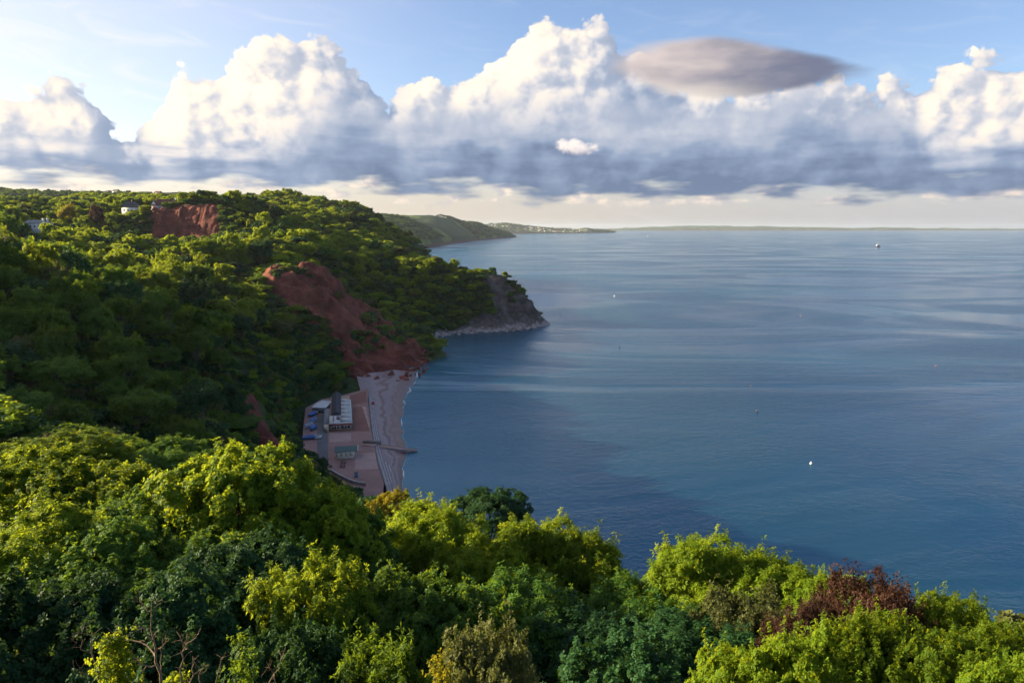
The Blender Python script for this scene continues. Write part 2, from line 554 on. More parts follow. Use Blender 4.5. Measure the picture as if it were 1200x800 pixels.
# the beach is a low shelf
GZ = np.where(d_beach > -8, GZ + (np.minimum(GZ, 0.6) - GZ) * sstep(d_beach, -8, 1), GZ)
# gullied red slide, craggy headland
GZ_S = GZ.copy()
GZ += -1.2 * sstep(d_slide, 0, 5) + 0 * (fbm(GXX / 9 + GYY / 25, GYY / 9, 2.0, 4) * 2.2 + 1.0 + np.abs(vnoise(GXX / 16, GYY / 16, 5)) * 4)
GZ -= 1.2 * sstep(d_rock, 0, 4) + 1.2 * sstep(d_quarry, 0, 4)
GZ = np.maximum(GZ, -6.0)


def H(x, y):
    x, y = np.asarray(x, float), np.asarray(y, float)
    fx = np.clip((x - GX0) / GS, 0, len(gx) - 1.001)
    fy = np.clip((y - GY0) / GS, 0, len(gy) - 1.001)
    ix, iy = fx.astype(int), fy.astype(int)
    fx, fy = fx - ix, fy - iy
    return (GZ[iy, ix] * (1 - fx) * (1 - fy) + GZ[iy, ix + 1] * fx * (1 - fy) + GZ[iy + 1, ix] * (1 - fx) * fy + GZ[iy + 1, ix + 1] * fx * fy)


def grid_faces(ny, nx):
    i = np.arange(ny * nx).reshape(ny, nx)
    return np.stack([i[:-1, :-1], i[:-1, 1:], i[1:, 1:], i[1:, :-1]], -1).reshape(-1, 4)


# ------------------------------------------------------------ ground materials
def rock_red(b, pos):
    n1 = b.noise(pos, 0.09, 6, 0.62)
    n2 = b.noise(b.vm('MULTIPLY', pos, (1, 1, 3.2)), 0.35, 6, 0.65)
    c = b.mix(b.ss(n1, 0.32, 0.68), (0.115, 0.029, 0.020), (0.255, 0.072, 0.048))
    c = b.mix(b.m('MULTIPLY', b.ss(n2, 0.52, 0.72), 0.6), c, (0.055, 0.018, 0.015))
    st = b.noise(b.vm('MULTIPLY', pos, (0.16, 1.0, 0.16)), 0.45, 5, 0.6, 0.4)          # runnels washed down the slope
    c = b.mix(b.m('MULTIPLY', b.ss(st, 0.48, 0.62), 0.55), c, (0.070, 0.030, 0.024))
    c = b.mix(b.m('MULTIPLY', b.ss(st, 0.44, 0.32), 0.4), c, (0.30, 0.125, 0.085))
    return c, n2


def rock_grey(b, pos):
    n1 = b.noise(pos, 0.12, 6, 0.65)
    n2 = b.noise(b.vm('MULTIPLY', b.vm('ADD', pos, b.comb(0, 0, 0)), (0.6, 0.6, 2.2)), 0.4, 7, 0.7)
    c = b.mix(b.ss(n1, 0.35, 0.65), (0.050, 0.043, 0.041), (0.150, 0.122, 0.110))
    zz = b.n('ShaderNodeSeparateXYZ')
    b.put(zz.inputs[0], pos)
    c = b.mix(b.ss(b.m('ADD', zz.outputs[2], b.m('MULTIPLY', n1, 26.0)), 18.0, 13.0), c, (0.34, 0.285, 0.265))   # wave-washed pale foot
    c = b.mix(b.m('MULTIPLY', b.ss(n2, 0.5, 0.66), 0.75), c, (0.026, 0.024, 0.025))
    return c, n2


def make_land_mat():
    m, b, p, out = material('hillside_ground')
    pos = geo_pos(b)
    n = b.noise(pos, 0.15, 6, 0.6)
    n2 = b.noise(pos, 1.3, 5, 0.65)
    g = b.mix(b.ss(n, 0.3, 0.7), (0.020, 0.045, 0.012), (0.052, 0.085, 0.020))
    g = b.mix(b.m('MULTIPLY', b.ss(n2, 0.5, 0.75), 0.5), g, (0.09, 0.10, 0.035))
    ra = b.n('ShaderNodeAttribute', attribute_name='red').outputs['Fac']
    ga = b.n('ShaderNodeAttribute', attribute_name='grey').outputs['Fac']
    rc, rn = rock_red(b, pos)
    gc, gn = rock_grey(b, pos)
    jit = b.m('MULTIPLY', b.m('SUBTRACT', b.noise(pos, 0.22, 5, 0.65), 0.5), 1.3)
    c = b.mix(b.ss(b.m('ADD', ra, jit), 0.4, 0.6), g, rc)
    c = b.mix(b.ss(b.m('ADD', ga, jit), 0.4, 0.6), c, gc)
    b.put(p.inputs['Base Color'], c)
    p.inputs['Roughness'].default_value = 0.9
    p.inputs['Specular IOR Level'].default_value = 0.2
    bump(b, p, b.m('ADD', n2, rn), 0.9, 0.8)
    return m


M_land = make_land_mat()
keep = np.ones(GZ.shape, bool)
V = np.stack([GXX, GYY, GZ], -1).reshape(-1, 3)
me = mesh_np('hillside', V, grid_faces(*GZ.shape), M_land, smooth=True)
fattr(me, 'red', np.clip(np.maximum.reduce([sstep(d_slide, -3, 3), sstep(d_quarry, -3, 1), sstep(d_scar, -2, 1)]), 0, 1).ravel())
fattr(me, 'grey', np.clip(np.maximum(sstep(d_rock, -3, 2), 0), 0, 1).ravel())
hill = tag(link('hillside', me), kind='structure')


# ------------------------------------------------------------ bare rock faces, built finer than the hillside
def rock_patch(name, poly, res, disp, red):
    P = np.array(poly)
    x = np.arange(P[:, 0].min() - 5, P[:, 0].max() + 5, res)
    y = np.arange(P[:, 1].min() - 5, P[:, 1].max() + 5, res)
    X, Y = np.meshgrid(x, y)
    d = poly_dist(X, Y, poly) + fbm(X / 7, Y / 7, 3.0, 3) * 1.6
    Z = H(X, Y) + 1.2 * sstep(d, 0, 4)
    Z = Z + disp(X, Y, Z) * sstep(d, -1.0, 5) - 2.0 * sstep(-d, 0.5, 4)
    F = grid_faces(*X.shape)
    dq = d.ravel()[F].max(1)
    F = F[dq > -3.5]
    used, inv = np.unique(F, return_inverse=True)
    m, b, p, out = material(name)
    pos = geo_pos(b)
    c, n = (rock_red if red else rock_grey)(b, pos)
    b.put(p.inputs['Base Color'], c)
    p.inputs['Roughness'].default_value = 0.9
    p.inputs['Specular IOR Level'].default_value = 0.2
    bump(b, p, b.m('ADD', n, b.noise(pos, 1.5, 5, 0.65)), 0.9, 0.6)
    me = mesh_np(name, np.stack([X, Y, Z], -1).reshape(-1, 3)[used], inv.reshape(F.shape), m, smooth=False)
    tag(link(name, me), kind='structure')


def terrace(s, step, sharp=4.0):
    f = s / step
    k = np.floor(f)
    t = f - k
    return (k + t ** sharp) * step - s


def d_slide_f(X, Y, Z):
    g1 = np.abs(vnoise(X / 34 + Y / 60, Y / 8, 5.0)) * 9.0          # gullies running down the slope
    return g1 + fbm(X / 10, Y / 7, 2.0, 4) * 2.2 + fbm(X / 2.6, Y / 2.6, 8.0, 2) * 1.0 + terrace(Z + vnoise(X / 12, Y / 12, 1) * 4, 9.0, 4.0) * 0.85


def d_quarry_f(X, Y, Z):
    g1 = np.abs(vnoise(X / 9, Y / 40, 5.0)) * 5.0 + np.abs(vnoise(X / 3.5, Y / 30, 2.0)) * 1.6
    return g1 - 1 + fbm(X / 6, Y / 6, 2.0, 3) * 1.5 + terrace(Z + vnoise(X / 15, Y / 15, 1) * 3, 8.0, 2.5) * 0.7


def d_rock_f(X, Y, Z):
    s = Z + 0.30 * X + vnoise(X / 18, Y / 18, 4) * 4
    return np.abs(fbm(X / 13, Y / 13, 7.0, 4)) * 5.0 - 4.5 + terrace(s, 5.0, 5.0) * 0.95 + np.abs(fbm(X / 4.5, Y / 4.5, 1.0, 3)) * 2.4


rock_patch('red_landslip_cliff', SLIDE, 0.8, d_slide_f, True)
rock_patch('red_quarry_cliff', QUARRY, 0.9, d_quarry_f, True)
rock_patch('red_scar', SCAR, 0.8, lambda X, Y, Z: fbm(X / 4, Y / 4, 2.0, 4) * 1.2, True)
rock_patch('rocky_headland', ROCK, 0.9, d_rock_f, False)

# ================================================================== the sea
def make_sea():
    m, b, p, out = material('sea_water')
    pos = geo_pos(b)
    big = b.noise(b.vm('MULTIPLY', pos, (0.35, 1.0, 1)), 0.006, 4, 0.55, 0.5)
    lanes = b.noise(b.vm('MULTIPLY', pos, (0.45, 1.0, 1)), 0.0065, 4, 0.55, 1.2)
    dep = b.n('ShaderNodeAttribute', attribute_name='shallow').outputs['Fac']
    c = b.mix(b.ss(big, 0.35, 0.7), (0.001, 0.012, 0.030), (0.001, 0.022, 0.042))
    c = b.mix(dep, c, (0.008, 0.030, 0.040))
    b.put(p.inputs['Base Color'], c)
    b.put(p.inputs['Roughness'], b.ss(lanes, 0.3, 0.7, 0.06, 0.20))
    p.inputs['IOR'].default_value = 1.40
    w1 = b.noise(b.vm('MULTIPLY', pos, (1.0, 1.25, 1)), 0.30, 3, 0.5, 0.8)
    w2 = b.noise(b.vm('MULTIPLY', pos, (1.0, 1.2, 1)), 0.9, 4, 0.6, 0.8)
    w3 = b.noise(pos, 0.035, 3, 0.5)
    amp = b.ss(lanes, 0.38, 0.58, 0.10, 1.0)
    h = b.m('ADD', b.m('ADD', b.m('MULTIPLY', w1, 1.0), b.m('MULTIPLY', w2, 0.5)), b.m('MULTIPLY', w3, 0.8))
    bump(b, p, b.m('MULTIPLY', h, amp), 0.62, 1.0)
    # tinted rough reflection standing in for light scattered back, greener in the shallows
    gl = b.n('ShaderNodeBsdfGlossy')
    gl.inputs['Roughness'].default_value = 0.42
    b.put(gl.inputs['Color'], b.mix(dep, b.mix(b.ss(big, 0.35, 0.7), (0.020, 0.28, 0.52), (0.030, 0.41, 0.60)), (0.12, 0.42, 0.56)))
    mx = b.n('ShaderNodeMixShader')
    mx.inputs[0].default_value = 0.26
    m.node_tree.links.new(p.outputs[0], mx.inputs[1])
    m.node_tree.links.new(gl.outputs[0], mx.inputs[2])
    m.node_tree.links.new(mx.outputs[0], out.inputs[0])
    # rings of vertices, fine near the shore, out to the horizon
    xs = np.r_[-60000, -30000, -15000, -8000, -4000, -2000, -1000, np.arange(-600, 601, 20), 1000, 2000, 4000, 8000, 15000, 30000, 60000]
    ys = np.r_[-400, -200, -100, np.arange(0, 1201, 20), 1500, 2000, 3000, 4500, 7000, 10000, 15000, 22000, 30000, 42000]
    X, Y = np.meshgrid(xs, ys)
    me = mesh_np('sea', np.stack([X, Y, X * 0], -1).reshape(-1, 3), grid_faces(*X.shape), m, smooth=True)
    hz = np.where((X > GX0) & (X < GX1) & (Y > GY0) & (Y < GY1), tps(X, Y), -30)
    fattr(me, 'shallow', np.clip(sstep(hz, -14, -1), 0, 1).ravel() * 0.85)
    return tag(link('sea', me), kind='structure')


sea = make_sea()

# ================================================================== foliage
def leaf_mat(name, dark, light, trans, tfac=0.38, hue=0.5):
    m, b, p, out = material(name)
    t = b.n('ShaderNodeAttribute', attribute_name='tint').outputs['Fac']
    rnd = b.n('ShaderNodeObjectInfo').outputs['Random']
    c = b.mix(t, dark, light)
    c = b.mix(b.m('MULTIPLY', rnd, hue), c, tuple(a * k for a, k in zip(light, (1.1, 0.95, 0.8))))
    hs = b.n('ShaderNodeHueSaturation')
    b.put(hs.inputs['Value'], b.ss(b.m('FRACT', b.m('MULTIPLY', rnd, 7.31)), 0.0, 1.0, 0.72, 1.25))
    b.put(hs.inputs['Color'], c)
    c = hs.outputs[0]
    b.put(p.inputs['Base Color'], c)
    p.inputs['Roughness'].default_value = 0.6
    p.inputs['Specular IOR Level'].default_value = 0.15
    tr = b.n('ShaderNodeBsdfTranslucent')
    b.put(tr.inputs['Color'], b.mix(b.m('ADD', b.m('MULTIPLY', t, 0.6), 0.2), tuple(x * 0.6 for x in trans), trans))
    mx = b.n('ShaderNodeMixShader')
    mx.inputs[0].default_value = tfac
    m.node_tree.links.new(p.outputs[0], mx.inputs[1])
    m.node_tree.links.new(tr.outputs[0], mx.inputs[2])
    m.node_tree.links.new(mx.outputs[0], out.inputs[0])
    return m


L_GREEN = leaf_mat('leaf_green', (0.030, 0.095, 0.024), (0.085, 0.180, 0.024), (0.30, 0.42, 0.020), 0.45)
L_YELLOW = leaf_mat('leaf_yellow_green', (0.050, 0.120, 0.010), (0.145, 0.235, 0.014), (0.53, 0.61, 0.026), 0.48)  # near crowns standing in sun get this leaf, sunlight put into the colour
L_DARK = leaf_mat('leaf_dark_green', (0.016, 0.060, 0.024), (0.040, 0.115, 0.034), (0.09, 0.17, 0.020), 0.32, 0.3)  # evergreen oak's own colour; on shaded sycamores and ashes, shade in the colour
L_OLIVE = leaf_mat('leaf_olive', (0.050, 0.070, 0.022), (0.115, 0.130, 0.042), (0.24, 0.26, 0.05), 0.34)
L_MAROON = leaf_mat('leaf_maroon', (0.045, 0.022, 0.016), (0.105, 0.055, 0.036), (0.16, 0.07, 0.035), 0.3, 0.3)
L_GOLD = leaf_mat('leaf_gold', (0.120, 0.125, 0.010), (0.260, 0.230, 0.016), (0.55, 0.46, 0.02), 0.45)
M_bark = simple('bark', (0.10, 0.080, 0.060), 0.9, 0.4, 3.0, stretch=(1, 1, 0.25), relief=0.8)
M_dead = simple('dead_wood', (0.20, 0.135, 0.085), 0.85, 0.3, 6.0, stretch=(1, 1, 0.3), relief=0.5)


def unit(v):
    return v / (np.linalg.norm(v, axis=-1, keepdims=True) + 1e-9)


def leaves_mesh(name, C, N, size, wid, per, seed, droop=0.25, spread=1.0, lay=0.0):
    """rosettes of kite-shaped leaves: C centres, N outward axes"""
    g = np.random.default_rng(seed)
    n = len(C)
    N = unit(N)
    a = unit(np.cross(N, g.normal(size=(n, 3))))
    b_ = np.cross(N, a)
    ang = (np.arange(per)[None] / per + g.random((n, 1))) * 2 * np.pi + g.normal(0, 0.35, (n, per))
    rad = a[:, None] * np.cos(ang)[..., None] + b_[:, None] * np.sin(ang)[..., None]
    tilt = g.normal(0.35, 0.35, (n, per))[..., None]
    D = unit(rad * np.cos(tilt) + N[:, None] * np.sin(tilt) + np.array([0, 0, -droop]))
    L = size * g.uniform(0.65, 1.25, (n, per))[..., None]
    base = C[:, None] + D * L * 0.15 * spread
    S = unit(np.cross(D, N[:, None] + 1e-3))
    up = np.cross(S, D)
    w = wid * L
    tip = base + D * L + np.array([0, 0, -1.0]) * L * droop * 0.5
    mid = base + D * L * 0.52
    l_ = mid + S * w + up * w * 0.25
    r_ = mid - S * w + up * w * 0.25
    V = np.stack([base, l_, tip, r_], 2).reshape(-1, 3)
    F = np.arange(len(V)).reshape(-1, 4)
    me = mesh_np(name, V, F)
    t = np.clip(g.random((n, per)) * 0.6 + g.random((n, 1)) * 0.5 - 0.05, 0, 1)
    fattr(me, 'tint', np.repeat(t.ravel(), 4))
    return me


def crown_points(lobes, n, seed, shell=(0.72, 1.03), low=-0.35):
    """points spread through the outer shell of a set of lobes (x,y,z,r)"""
    g = np.random.default_rng(seed)
    lob = np.array(lobes, float)
    w = lob[:, 3] ** 2
    k = g.choice(len(lob), n * 3, p=w / w.sum())
    d = unit(g.normal(size=(n * 3, 3)))
    d[:, 2] = np.where(d[:, 2] < low, -d[:, 2], d[:, 2])
    r = g.uniform(shell[0] ** 2, shell[1] ** 2, n * 3) ** 0.5
    # lumpy surface: leaf sprays bulge out in places
    bulge = 1 + 0.16 * fbm(d[:, 0] * 3 + k * 7.7, d[:, 1] * 3, d[:, 2] * 3, 2)
    P = lob[k, :3] + d * (lob[k, 3] * r * bulge)[:, None]
    inside = np.zeros(len(P), int)
    for j in range(len(lob)):
        q = np.linalg.norm(P - lob[j, :3], axis=1) / lob[j, 3]
        inside += (q < 0.62) & (k != j)
    ok = inside == 0
    P, d = P[ok][:n], d[ok][:n]
    return P, d


def make_lobes(seed, rx, rz, zc, k, rl):
    g = np.random.default_rng(seed)
    out = [(0, 0, zc, rx * 0.72)]
    for i in range(k):
        a = i * 2.4 + g.uniform(-0.4, 0.4)
        e = g.uniform(-0.35, 1.0)
        rr = rx * g.uniform(0.42, 0.80)
        out.append((rr * math.cos(a) * math.cos(e * 0.9), rr * math.sin(a) * math.cos(e * 0.9), zc + rz * 0.75 * math.sin(e) * 1.0, rl * g.uniform(0.6, 1.25)))
    return out


def tube(path, radii, sides=6):
    P = np.array(path, float)
    T = unit(np.gradient(P, axis=0))
    ref = np.array([0.31, 0.93, 0.17])
    A = unit(np.cross(T, ref))
    B = np.cross(T, A)
    ang = np.arange(sides) / sides * 2 * np.pi
    V = (P[:, None] + (A[:, None] * np.cos(ang)[None, :, None] + B[:, None] * np.sin(ang)[None, :, None]) * np.array(radii)[:, None, None]).reshape(-1, 3)
    F = []
    for i in range(len(P) - 1):
        for j in range(sides):
            F.append((i * sides + j, i * sides + (j + 1) % sides, (i + 1) * sides + (j + 1) % sides, (i + 1) * sides + j))
    return V, np.array(F)


def join(parts):
    Vs, Fs, o = [], [], 0
    for V, F in parts:
        Vs.append(V)
        Fs.append(F + o)
        o += len(V)
    return np.concatenate(Vs), np.concatenate(Fs)


def trunk_mesh(name, lobes, r0, seed, sides=7, limbs=7, mat=None):
    g = np.random.default_rng(seed)
    zc = lobes[0][2]
    zf = zc * 0.42
    pts = [(0, 0, -1.5), (0.05, 0, 0.3), (g.normal(0, .15), g.normal(0, .15), zf * 0.6), (g.normal(0, .2), g.normal(0, .2), zf), (g.normal(0, .3), g.normal(0, .3), zc), (0, 0, zc + lobes[0][3] * 0.6)]
    parts = [tube(pts, [r0 * 1.5, r0 * 1.15, r0 * .9, r0 * .8, r0 * .45, r0 * .12], sides)]
    for L in lobes[1:limbs + 1]:
        s = np.array([0, 0, zf * g.uniform(0.75, 1.1)])
        e = np.array(L[:3])
        m_ = s * 0.5 + e * 0.5 + np.array([0, 0, -0.3]) + g.normal(0, 0.25, 3)
        e2 = e + (e - s) / np.linalg.norm(e - s) * L[3] * 0.55
        parts.append(tube([s, m_, e, e2], [r0 * .5, r0 * .34, r0 * .2, r0 * .05], 5))
        for q in range(2):
            e3 = e + unit(g.normal(size=3)) * L[3] * 0.75
            parts.append(tube([m_ * .4 + e * .6, (m_ + e3) / 2 + g.normal(0, .1, 3), e3], [r0 * .18, r0 * .1, r0 * .03], 4))
    V, F = join(parts)
    return mesh_np(name, V, F, mat or M_bark, smooth=True)


# ---- shapes: crown and trunk meshes, crown radius, top height
def tree_kind(tag_, seed, rx, rz, zc, k, rl, n, size, wid, per, droop=0.25, r0=0.22, shell=(0.66, 1.08), trunk=True, low=-0.35, nc=240, cr=0.62, up=0.3, shoots=0):
    lobes = make_lobes(seed, rx, rz, zc, k, rl)
    g = np.random.default_rng(seed + 5)
    Q, dq = crown_points(lobes, nc, seed + 1, shell, low)          # sprays of foliage at the branch ends
    rc = cr * g.uniform(0.55, 1.35, len(Q))
    j = g.choice(len(Q), n, p=rc ** 2 / (rc ** 2).sum())
    d = unit(g.normal(size=(n, 3)) + dq[j] * 0.9 + np.array([0, 0, 0.35]))
    P = Q[j] + d * (rc[j] * g.uniform(0.25, 1.0, n) ** 0.5)[:, None] * np.array([1, 1, 0.8])
    N = d * 0.7 + dq[j] * 0.4 + np.array([0, 0, up]) + g.normal(0, 0.35, d.shape)
    if shoots:                                                     # young shoots standing up out of the canopy
        q = g.choice(np.where(dq[:, 2] > -0.1)[0], shoots)
        ax = unit(dq[q] * 0.6 + np.array([0, 0, 0.9]) + g.normal(0, 0.25, (shoots, 3)))
        L = rc[q] * g.uniform(0.9, 2.1, shoots)
        tt = np.linspace(0.35, 1.0, 5)
        Ps = (Q[q][:, None] + ax[:, None] * (L[:, None] * tt[None])[..., None] + g.normal(0, 0.05, (shoots, 5, 3))).reshape(-1, 3)
        P = np.concatenate([P, Ps])
        N = np.concatenate([N, np.repeat(ax, 5, 0) + g.normal(0, 0.3, (shoots * 5, 3))])
    cm = leaves_mesh('crown_' + tag_, P, N, size, wid, per, seed + 2, droop)
    tm = trunk_mesh('trunk_' + tag_, lobes, r0, seed + 3) if trunk else None
    z = P[:, 2]
    return dict(crown=cm, trunk=tm, rx=float(np.percentile(np.hypot(P[:, 0], P[:, 1]), 96)), top=float(np.percentile(z, 99)))


NEAR = {
    'syc_a': tree_kind('sycamore_a', 101, 4.6, 3.6, 6.6, 17, 1.6, 9000, 0.175, 0.36, 7, nc=270, cr=0.55, shoots=420, shell=(0.55, 1.14)),
    'syc_b': tree_kind('sycamore_b', 131, 4.8, 3.2, 6.4, 18, 1.5, 9000, 0.18, 0.36, 7, nc=250, cr=0.55, shoots=420, shell=(0.55, 1.14)),
    'syc_c': tree_kind('sycamore_c', 171, 4.4, 4.0, 6.8, 17, 1.4, 8600, 0.17, 0.36, 7, nc=280, cr=0.52, shoots=420, shell=(0.55, 1.14)),
    'ash': tree_kind('ash', 201, 4.6, 3.6, 6.6, 20, 1.4, 7600, 0.25, 0.17, 9, 0.3, nc=220, cr=0.66, shoots=420, shell=(0.55, 1.14)),
    'ash_b': tree_kind('ash_b', 231, 4.4, 3.9, 6.7, 21, 1.3, 7600, 0.24, 0.17, 9, 0.3, nc=230, cr=0.62, shoots=420, shell=(0.55, 1.14)),
    'dense': tree_kind('dense', 301, 4.8, 3.6, 6.4, 18, 1.9, 8600, 0.20, 0.34, 6, 0.15, nc=420, cr=0.6, shell=(0.8, 1.03)),
    'shrub': tree_kind('shrub', 401, 2.6, 1.9, 2.6, 12, 1.0, 5000, 0.12, 0.30, 7, 0.1, 0.08, nc=200, cr=0.36, shoots=300),
    'fine': tree_kind('fine', 451, 3.0, 2.0, 2.8, 14, 1.0, 8000, 0.105, 0.27, 6, 0.05, 0.09, (0.45, 1.2), nc=330, cr=0.36, shoots=500),
}
MID = [tree_kind('mid_%d' % i, 500 + 37 * i, 4.0 + .2 * (i % 3), 3.8 + .35 * (i % 4), 6.2, 15 + i % 4, 1.45, 3400, 0.31, 0.38, 4, 0.2, 0.2, nc=120, cr=0.85, low=-0.2, shoots=90) for i in range(7)]
FAR = [tree_kind('far_%d' % i, 800 + 41 * i, 4.0 + .25 * (i % 3), 3.8 + .4 * (i % 3), 5.8, 12, 1.5, 1000, 0.55, 0.42, 4, 0.15, 0.2, (0.7, 1.06), trunk=False, low=0.0, nc=64, cr=1.0) for i in range(6)]
LOW = [tree_kind('low_%d' % i, 900 + 43 * i, 2.0, 1.1, 0.6, 7, 0.9, 240, 0.5, 0.42, 4, 0.15, 0.1, (0.75, 1.03), trunk=False, low=0.0, nc=30, cr=0.6) for i in range(4)]


def put_tree(name, kind, base, top_z, rx, mat, rz, label, group=None, cat='tree', parts=True, tilt=0.0):
    """one tree: an empty at its foot with trunk and crown"""
    o = empty(name, base, rz)
    sxy = rx / kind['rx']
    szz = (top_z - base[2]) / kind['top']
    o.scale = (sxy, sxy, szz)
    o.rotation_euler = (tilt, 0, rz)
    tag(o, label, cat, group)
    if kind['trunk'] is not None:
        link('trunk', kind['trunk'], o)
    c = link('crown', kind['crown'], o)
    if not kind['crown'].materials:
        kind['crown'].materials.append(mat)
    c.material_slots[0].link = 'OBJECT'
    c.material_slots[0].material = mat
    return o

# ================================================================== trees in front of the viewpoint, one by one
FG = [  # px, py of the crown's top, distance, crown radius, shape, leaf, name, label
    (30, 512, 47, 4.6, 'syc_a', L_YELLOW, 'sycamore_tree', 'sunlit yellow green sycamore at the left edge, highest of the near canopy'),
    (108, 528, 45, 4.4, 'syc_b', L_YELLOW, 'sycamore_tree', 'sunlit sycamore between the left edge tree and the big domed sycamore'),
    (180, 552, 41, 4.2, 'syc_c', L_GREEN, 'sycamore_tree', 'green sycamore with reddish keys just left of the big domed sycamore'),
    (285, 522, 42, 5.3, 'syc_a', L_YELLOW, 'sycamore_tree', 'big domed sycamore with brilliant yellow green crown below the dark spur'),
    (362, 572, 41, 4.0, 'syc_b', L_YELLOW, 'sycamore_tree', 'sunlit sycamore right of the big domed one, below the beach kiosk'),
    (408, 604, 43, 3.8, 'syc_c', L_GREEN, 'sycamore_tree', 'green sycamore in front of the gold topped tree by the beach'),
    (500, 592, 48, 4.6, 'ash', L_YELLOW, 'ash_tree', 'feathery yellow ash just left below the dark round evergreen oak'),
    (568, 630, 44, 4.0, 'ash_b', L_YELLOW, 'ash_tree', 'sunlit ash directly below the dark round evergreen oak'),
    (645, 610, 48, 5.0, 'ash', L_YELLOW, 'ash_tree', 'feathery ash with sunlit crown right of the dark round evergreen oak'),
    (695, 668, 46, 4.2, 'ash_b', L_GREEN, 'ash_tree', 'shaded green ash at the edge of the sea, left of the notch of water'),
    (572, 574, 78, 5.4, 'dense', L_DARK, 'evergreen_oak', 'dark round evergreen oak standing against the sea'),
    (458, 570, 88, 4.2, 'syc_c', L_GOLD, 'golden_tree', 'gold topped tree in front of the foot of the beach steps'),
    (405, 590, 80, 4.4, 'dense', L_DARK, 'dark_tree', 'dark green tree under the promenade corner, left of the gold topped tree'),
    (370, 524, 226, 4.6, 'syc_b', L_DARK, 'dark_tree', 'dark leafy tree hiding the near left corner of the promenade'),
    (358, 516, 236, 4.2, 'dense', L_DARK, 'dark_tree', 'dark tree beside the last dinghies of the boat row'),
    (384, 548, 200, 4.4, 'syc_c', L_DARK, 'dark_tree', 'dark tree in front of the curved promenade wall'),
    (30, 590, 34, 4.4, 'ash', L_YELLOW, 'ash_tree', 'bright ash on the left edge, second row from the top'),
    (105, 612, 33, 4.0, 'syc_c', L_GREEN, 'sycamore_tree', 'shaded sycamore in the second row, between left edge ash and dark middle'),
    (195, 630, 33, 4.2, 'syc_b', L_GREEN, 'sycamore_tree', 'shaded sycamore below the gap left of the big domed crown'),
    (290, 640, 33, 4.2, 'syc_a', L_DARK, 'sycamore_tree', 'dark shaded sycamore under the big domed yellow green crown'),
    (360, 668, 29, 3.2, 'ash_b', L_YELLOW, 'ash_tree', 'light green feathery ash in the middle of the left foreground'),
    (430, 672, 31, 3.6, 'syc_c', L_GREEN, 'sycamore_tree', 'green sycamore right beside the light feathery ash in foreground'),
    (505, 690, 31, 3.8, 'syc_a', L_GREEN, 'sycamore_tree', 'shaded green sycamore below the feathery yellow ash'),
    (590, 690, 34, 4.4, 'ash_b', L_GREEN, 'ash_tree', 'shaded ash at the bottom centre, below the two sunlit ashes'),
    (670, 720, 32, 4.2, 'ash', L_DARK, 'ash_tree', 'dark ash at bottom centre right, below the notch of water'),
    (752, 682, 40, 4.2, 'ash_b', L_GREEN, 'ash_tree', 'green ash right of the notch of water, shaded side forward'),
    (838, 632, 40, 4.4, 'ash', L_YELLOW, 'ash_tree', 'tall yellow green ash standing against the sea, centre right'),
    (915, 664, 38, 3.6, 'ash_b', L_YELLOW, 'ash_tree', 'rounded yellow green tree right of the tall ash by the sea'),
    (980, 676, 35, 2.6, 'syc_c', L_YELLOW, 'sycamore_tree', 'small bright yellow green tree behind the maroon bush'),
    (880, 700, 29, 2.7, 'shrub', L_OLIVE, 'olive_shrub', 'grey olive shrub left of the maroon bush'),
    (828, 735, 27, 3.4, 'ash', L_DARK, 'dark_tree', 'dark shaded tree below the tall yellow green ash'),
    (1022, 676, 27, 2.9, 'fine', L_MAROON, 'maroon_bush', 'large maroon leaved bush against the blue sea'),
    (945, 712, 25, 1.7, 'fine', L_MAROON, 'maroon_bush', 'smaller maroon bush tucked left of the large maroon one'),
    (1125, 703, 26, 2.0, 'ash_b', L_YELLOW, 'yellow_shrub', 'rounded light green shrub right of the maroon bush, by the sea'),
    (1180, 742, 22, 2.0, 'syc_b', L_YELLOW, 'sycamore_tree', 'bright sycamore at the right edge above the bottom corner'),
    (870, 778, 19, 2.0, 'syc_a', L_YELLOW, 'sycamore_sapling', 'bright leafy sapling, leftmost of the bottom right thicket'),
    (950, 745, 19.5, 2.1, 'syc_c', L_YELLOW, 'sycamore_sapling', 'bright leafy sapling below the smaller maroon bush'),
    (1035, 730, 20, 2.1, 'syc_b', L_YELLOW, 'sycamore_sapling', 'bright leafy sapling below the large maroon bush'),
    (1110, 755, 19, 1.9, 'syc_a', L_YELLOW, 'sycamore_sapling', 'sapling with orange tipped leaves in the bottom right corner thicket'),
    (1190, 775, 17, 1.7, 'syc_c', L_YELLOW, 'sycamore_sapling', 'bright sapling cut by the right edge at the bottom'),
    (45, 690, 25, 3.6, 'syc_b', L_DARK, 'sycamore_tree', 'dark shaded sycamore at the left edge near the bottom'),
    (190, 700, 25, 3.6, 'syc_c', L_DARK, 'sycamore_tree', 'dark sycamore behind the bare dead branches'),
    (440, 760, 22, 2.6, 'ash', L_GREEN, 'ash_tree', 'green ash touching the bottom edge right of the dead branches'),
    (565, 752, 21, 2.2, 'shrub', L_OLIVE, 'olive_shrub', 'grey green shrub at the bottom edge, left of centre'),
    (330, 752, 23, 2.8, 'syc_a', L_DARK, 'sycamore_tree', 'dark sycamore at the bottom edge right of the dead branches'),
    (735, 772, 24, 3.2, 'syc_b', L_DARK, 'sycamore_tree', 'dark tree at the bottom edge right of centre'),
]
FGXY = []
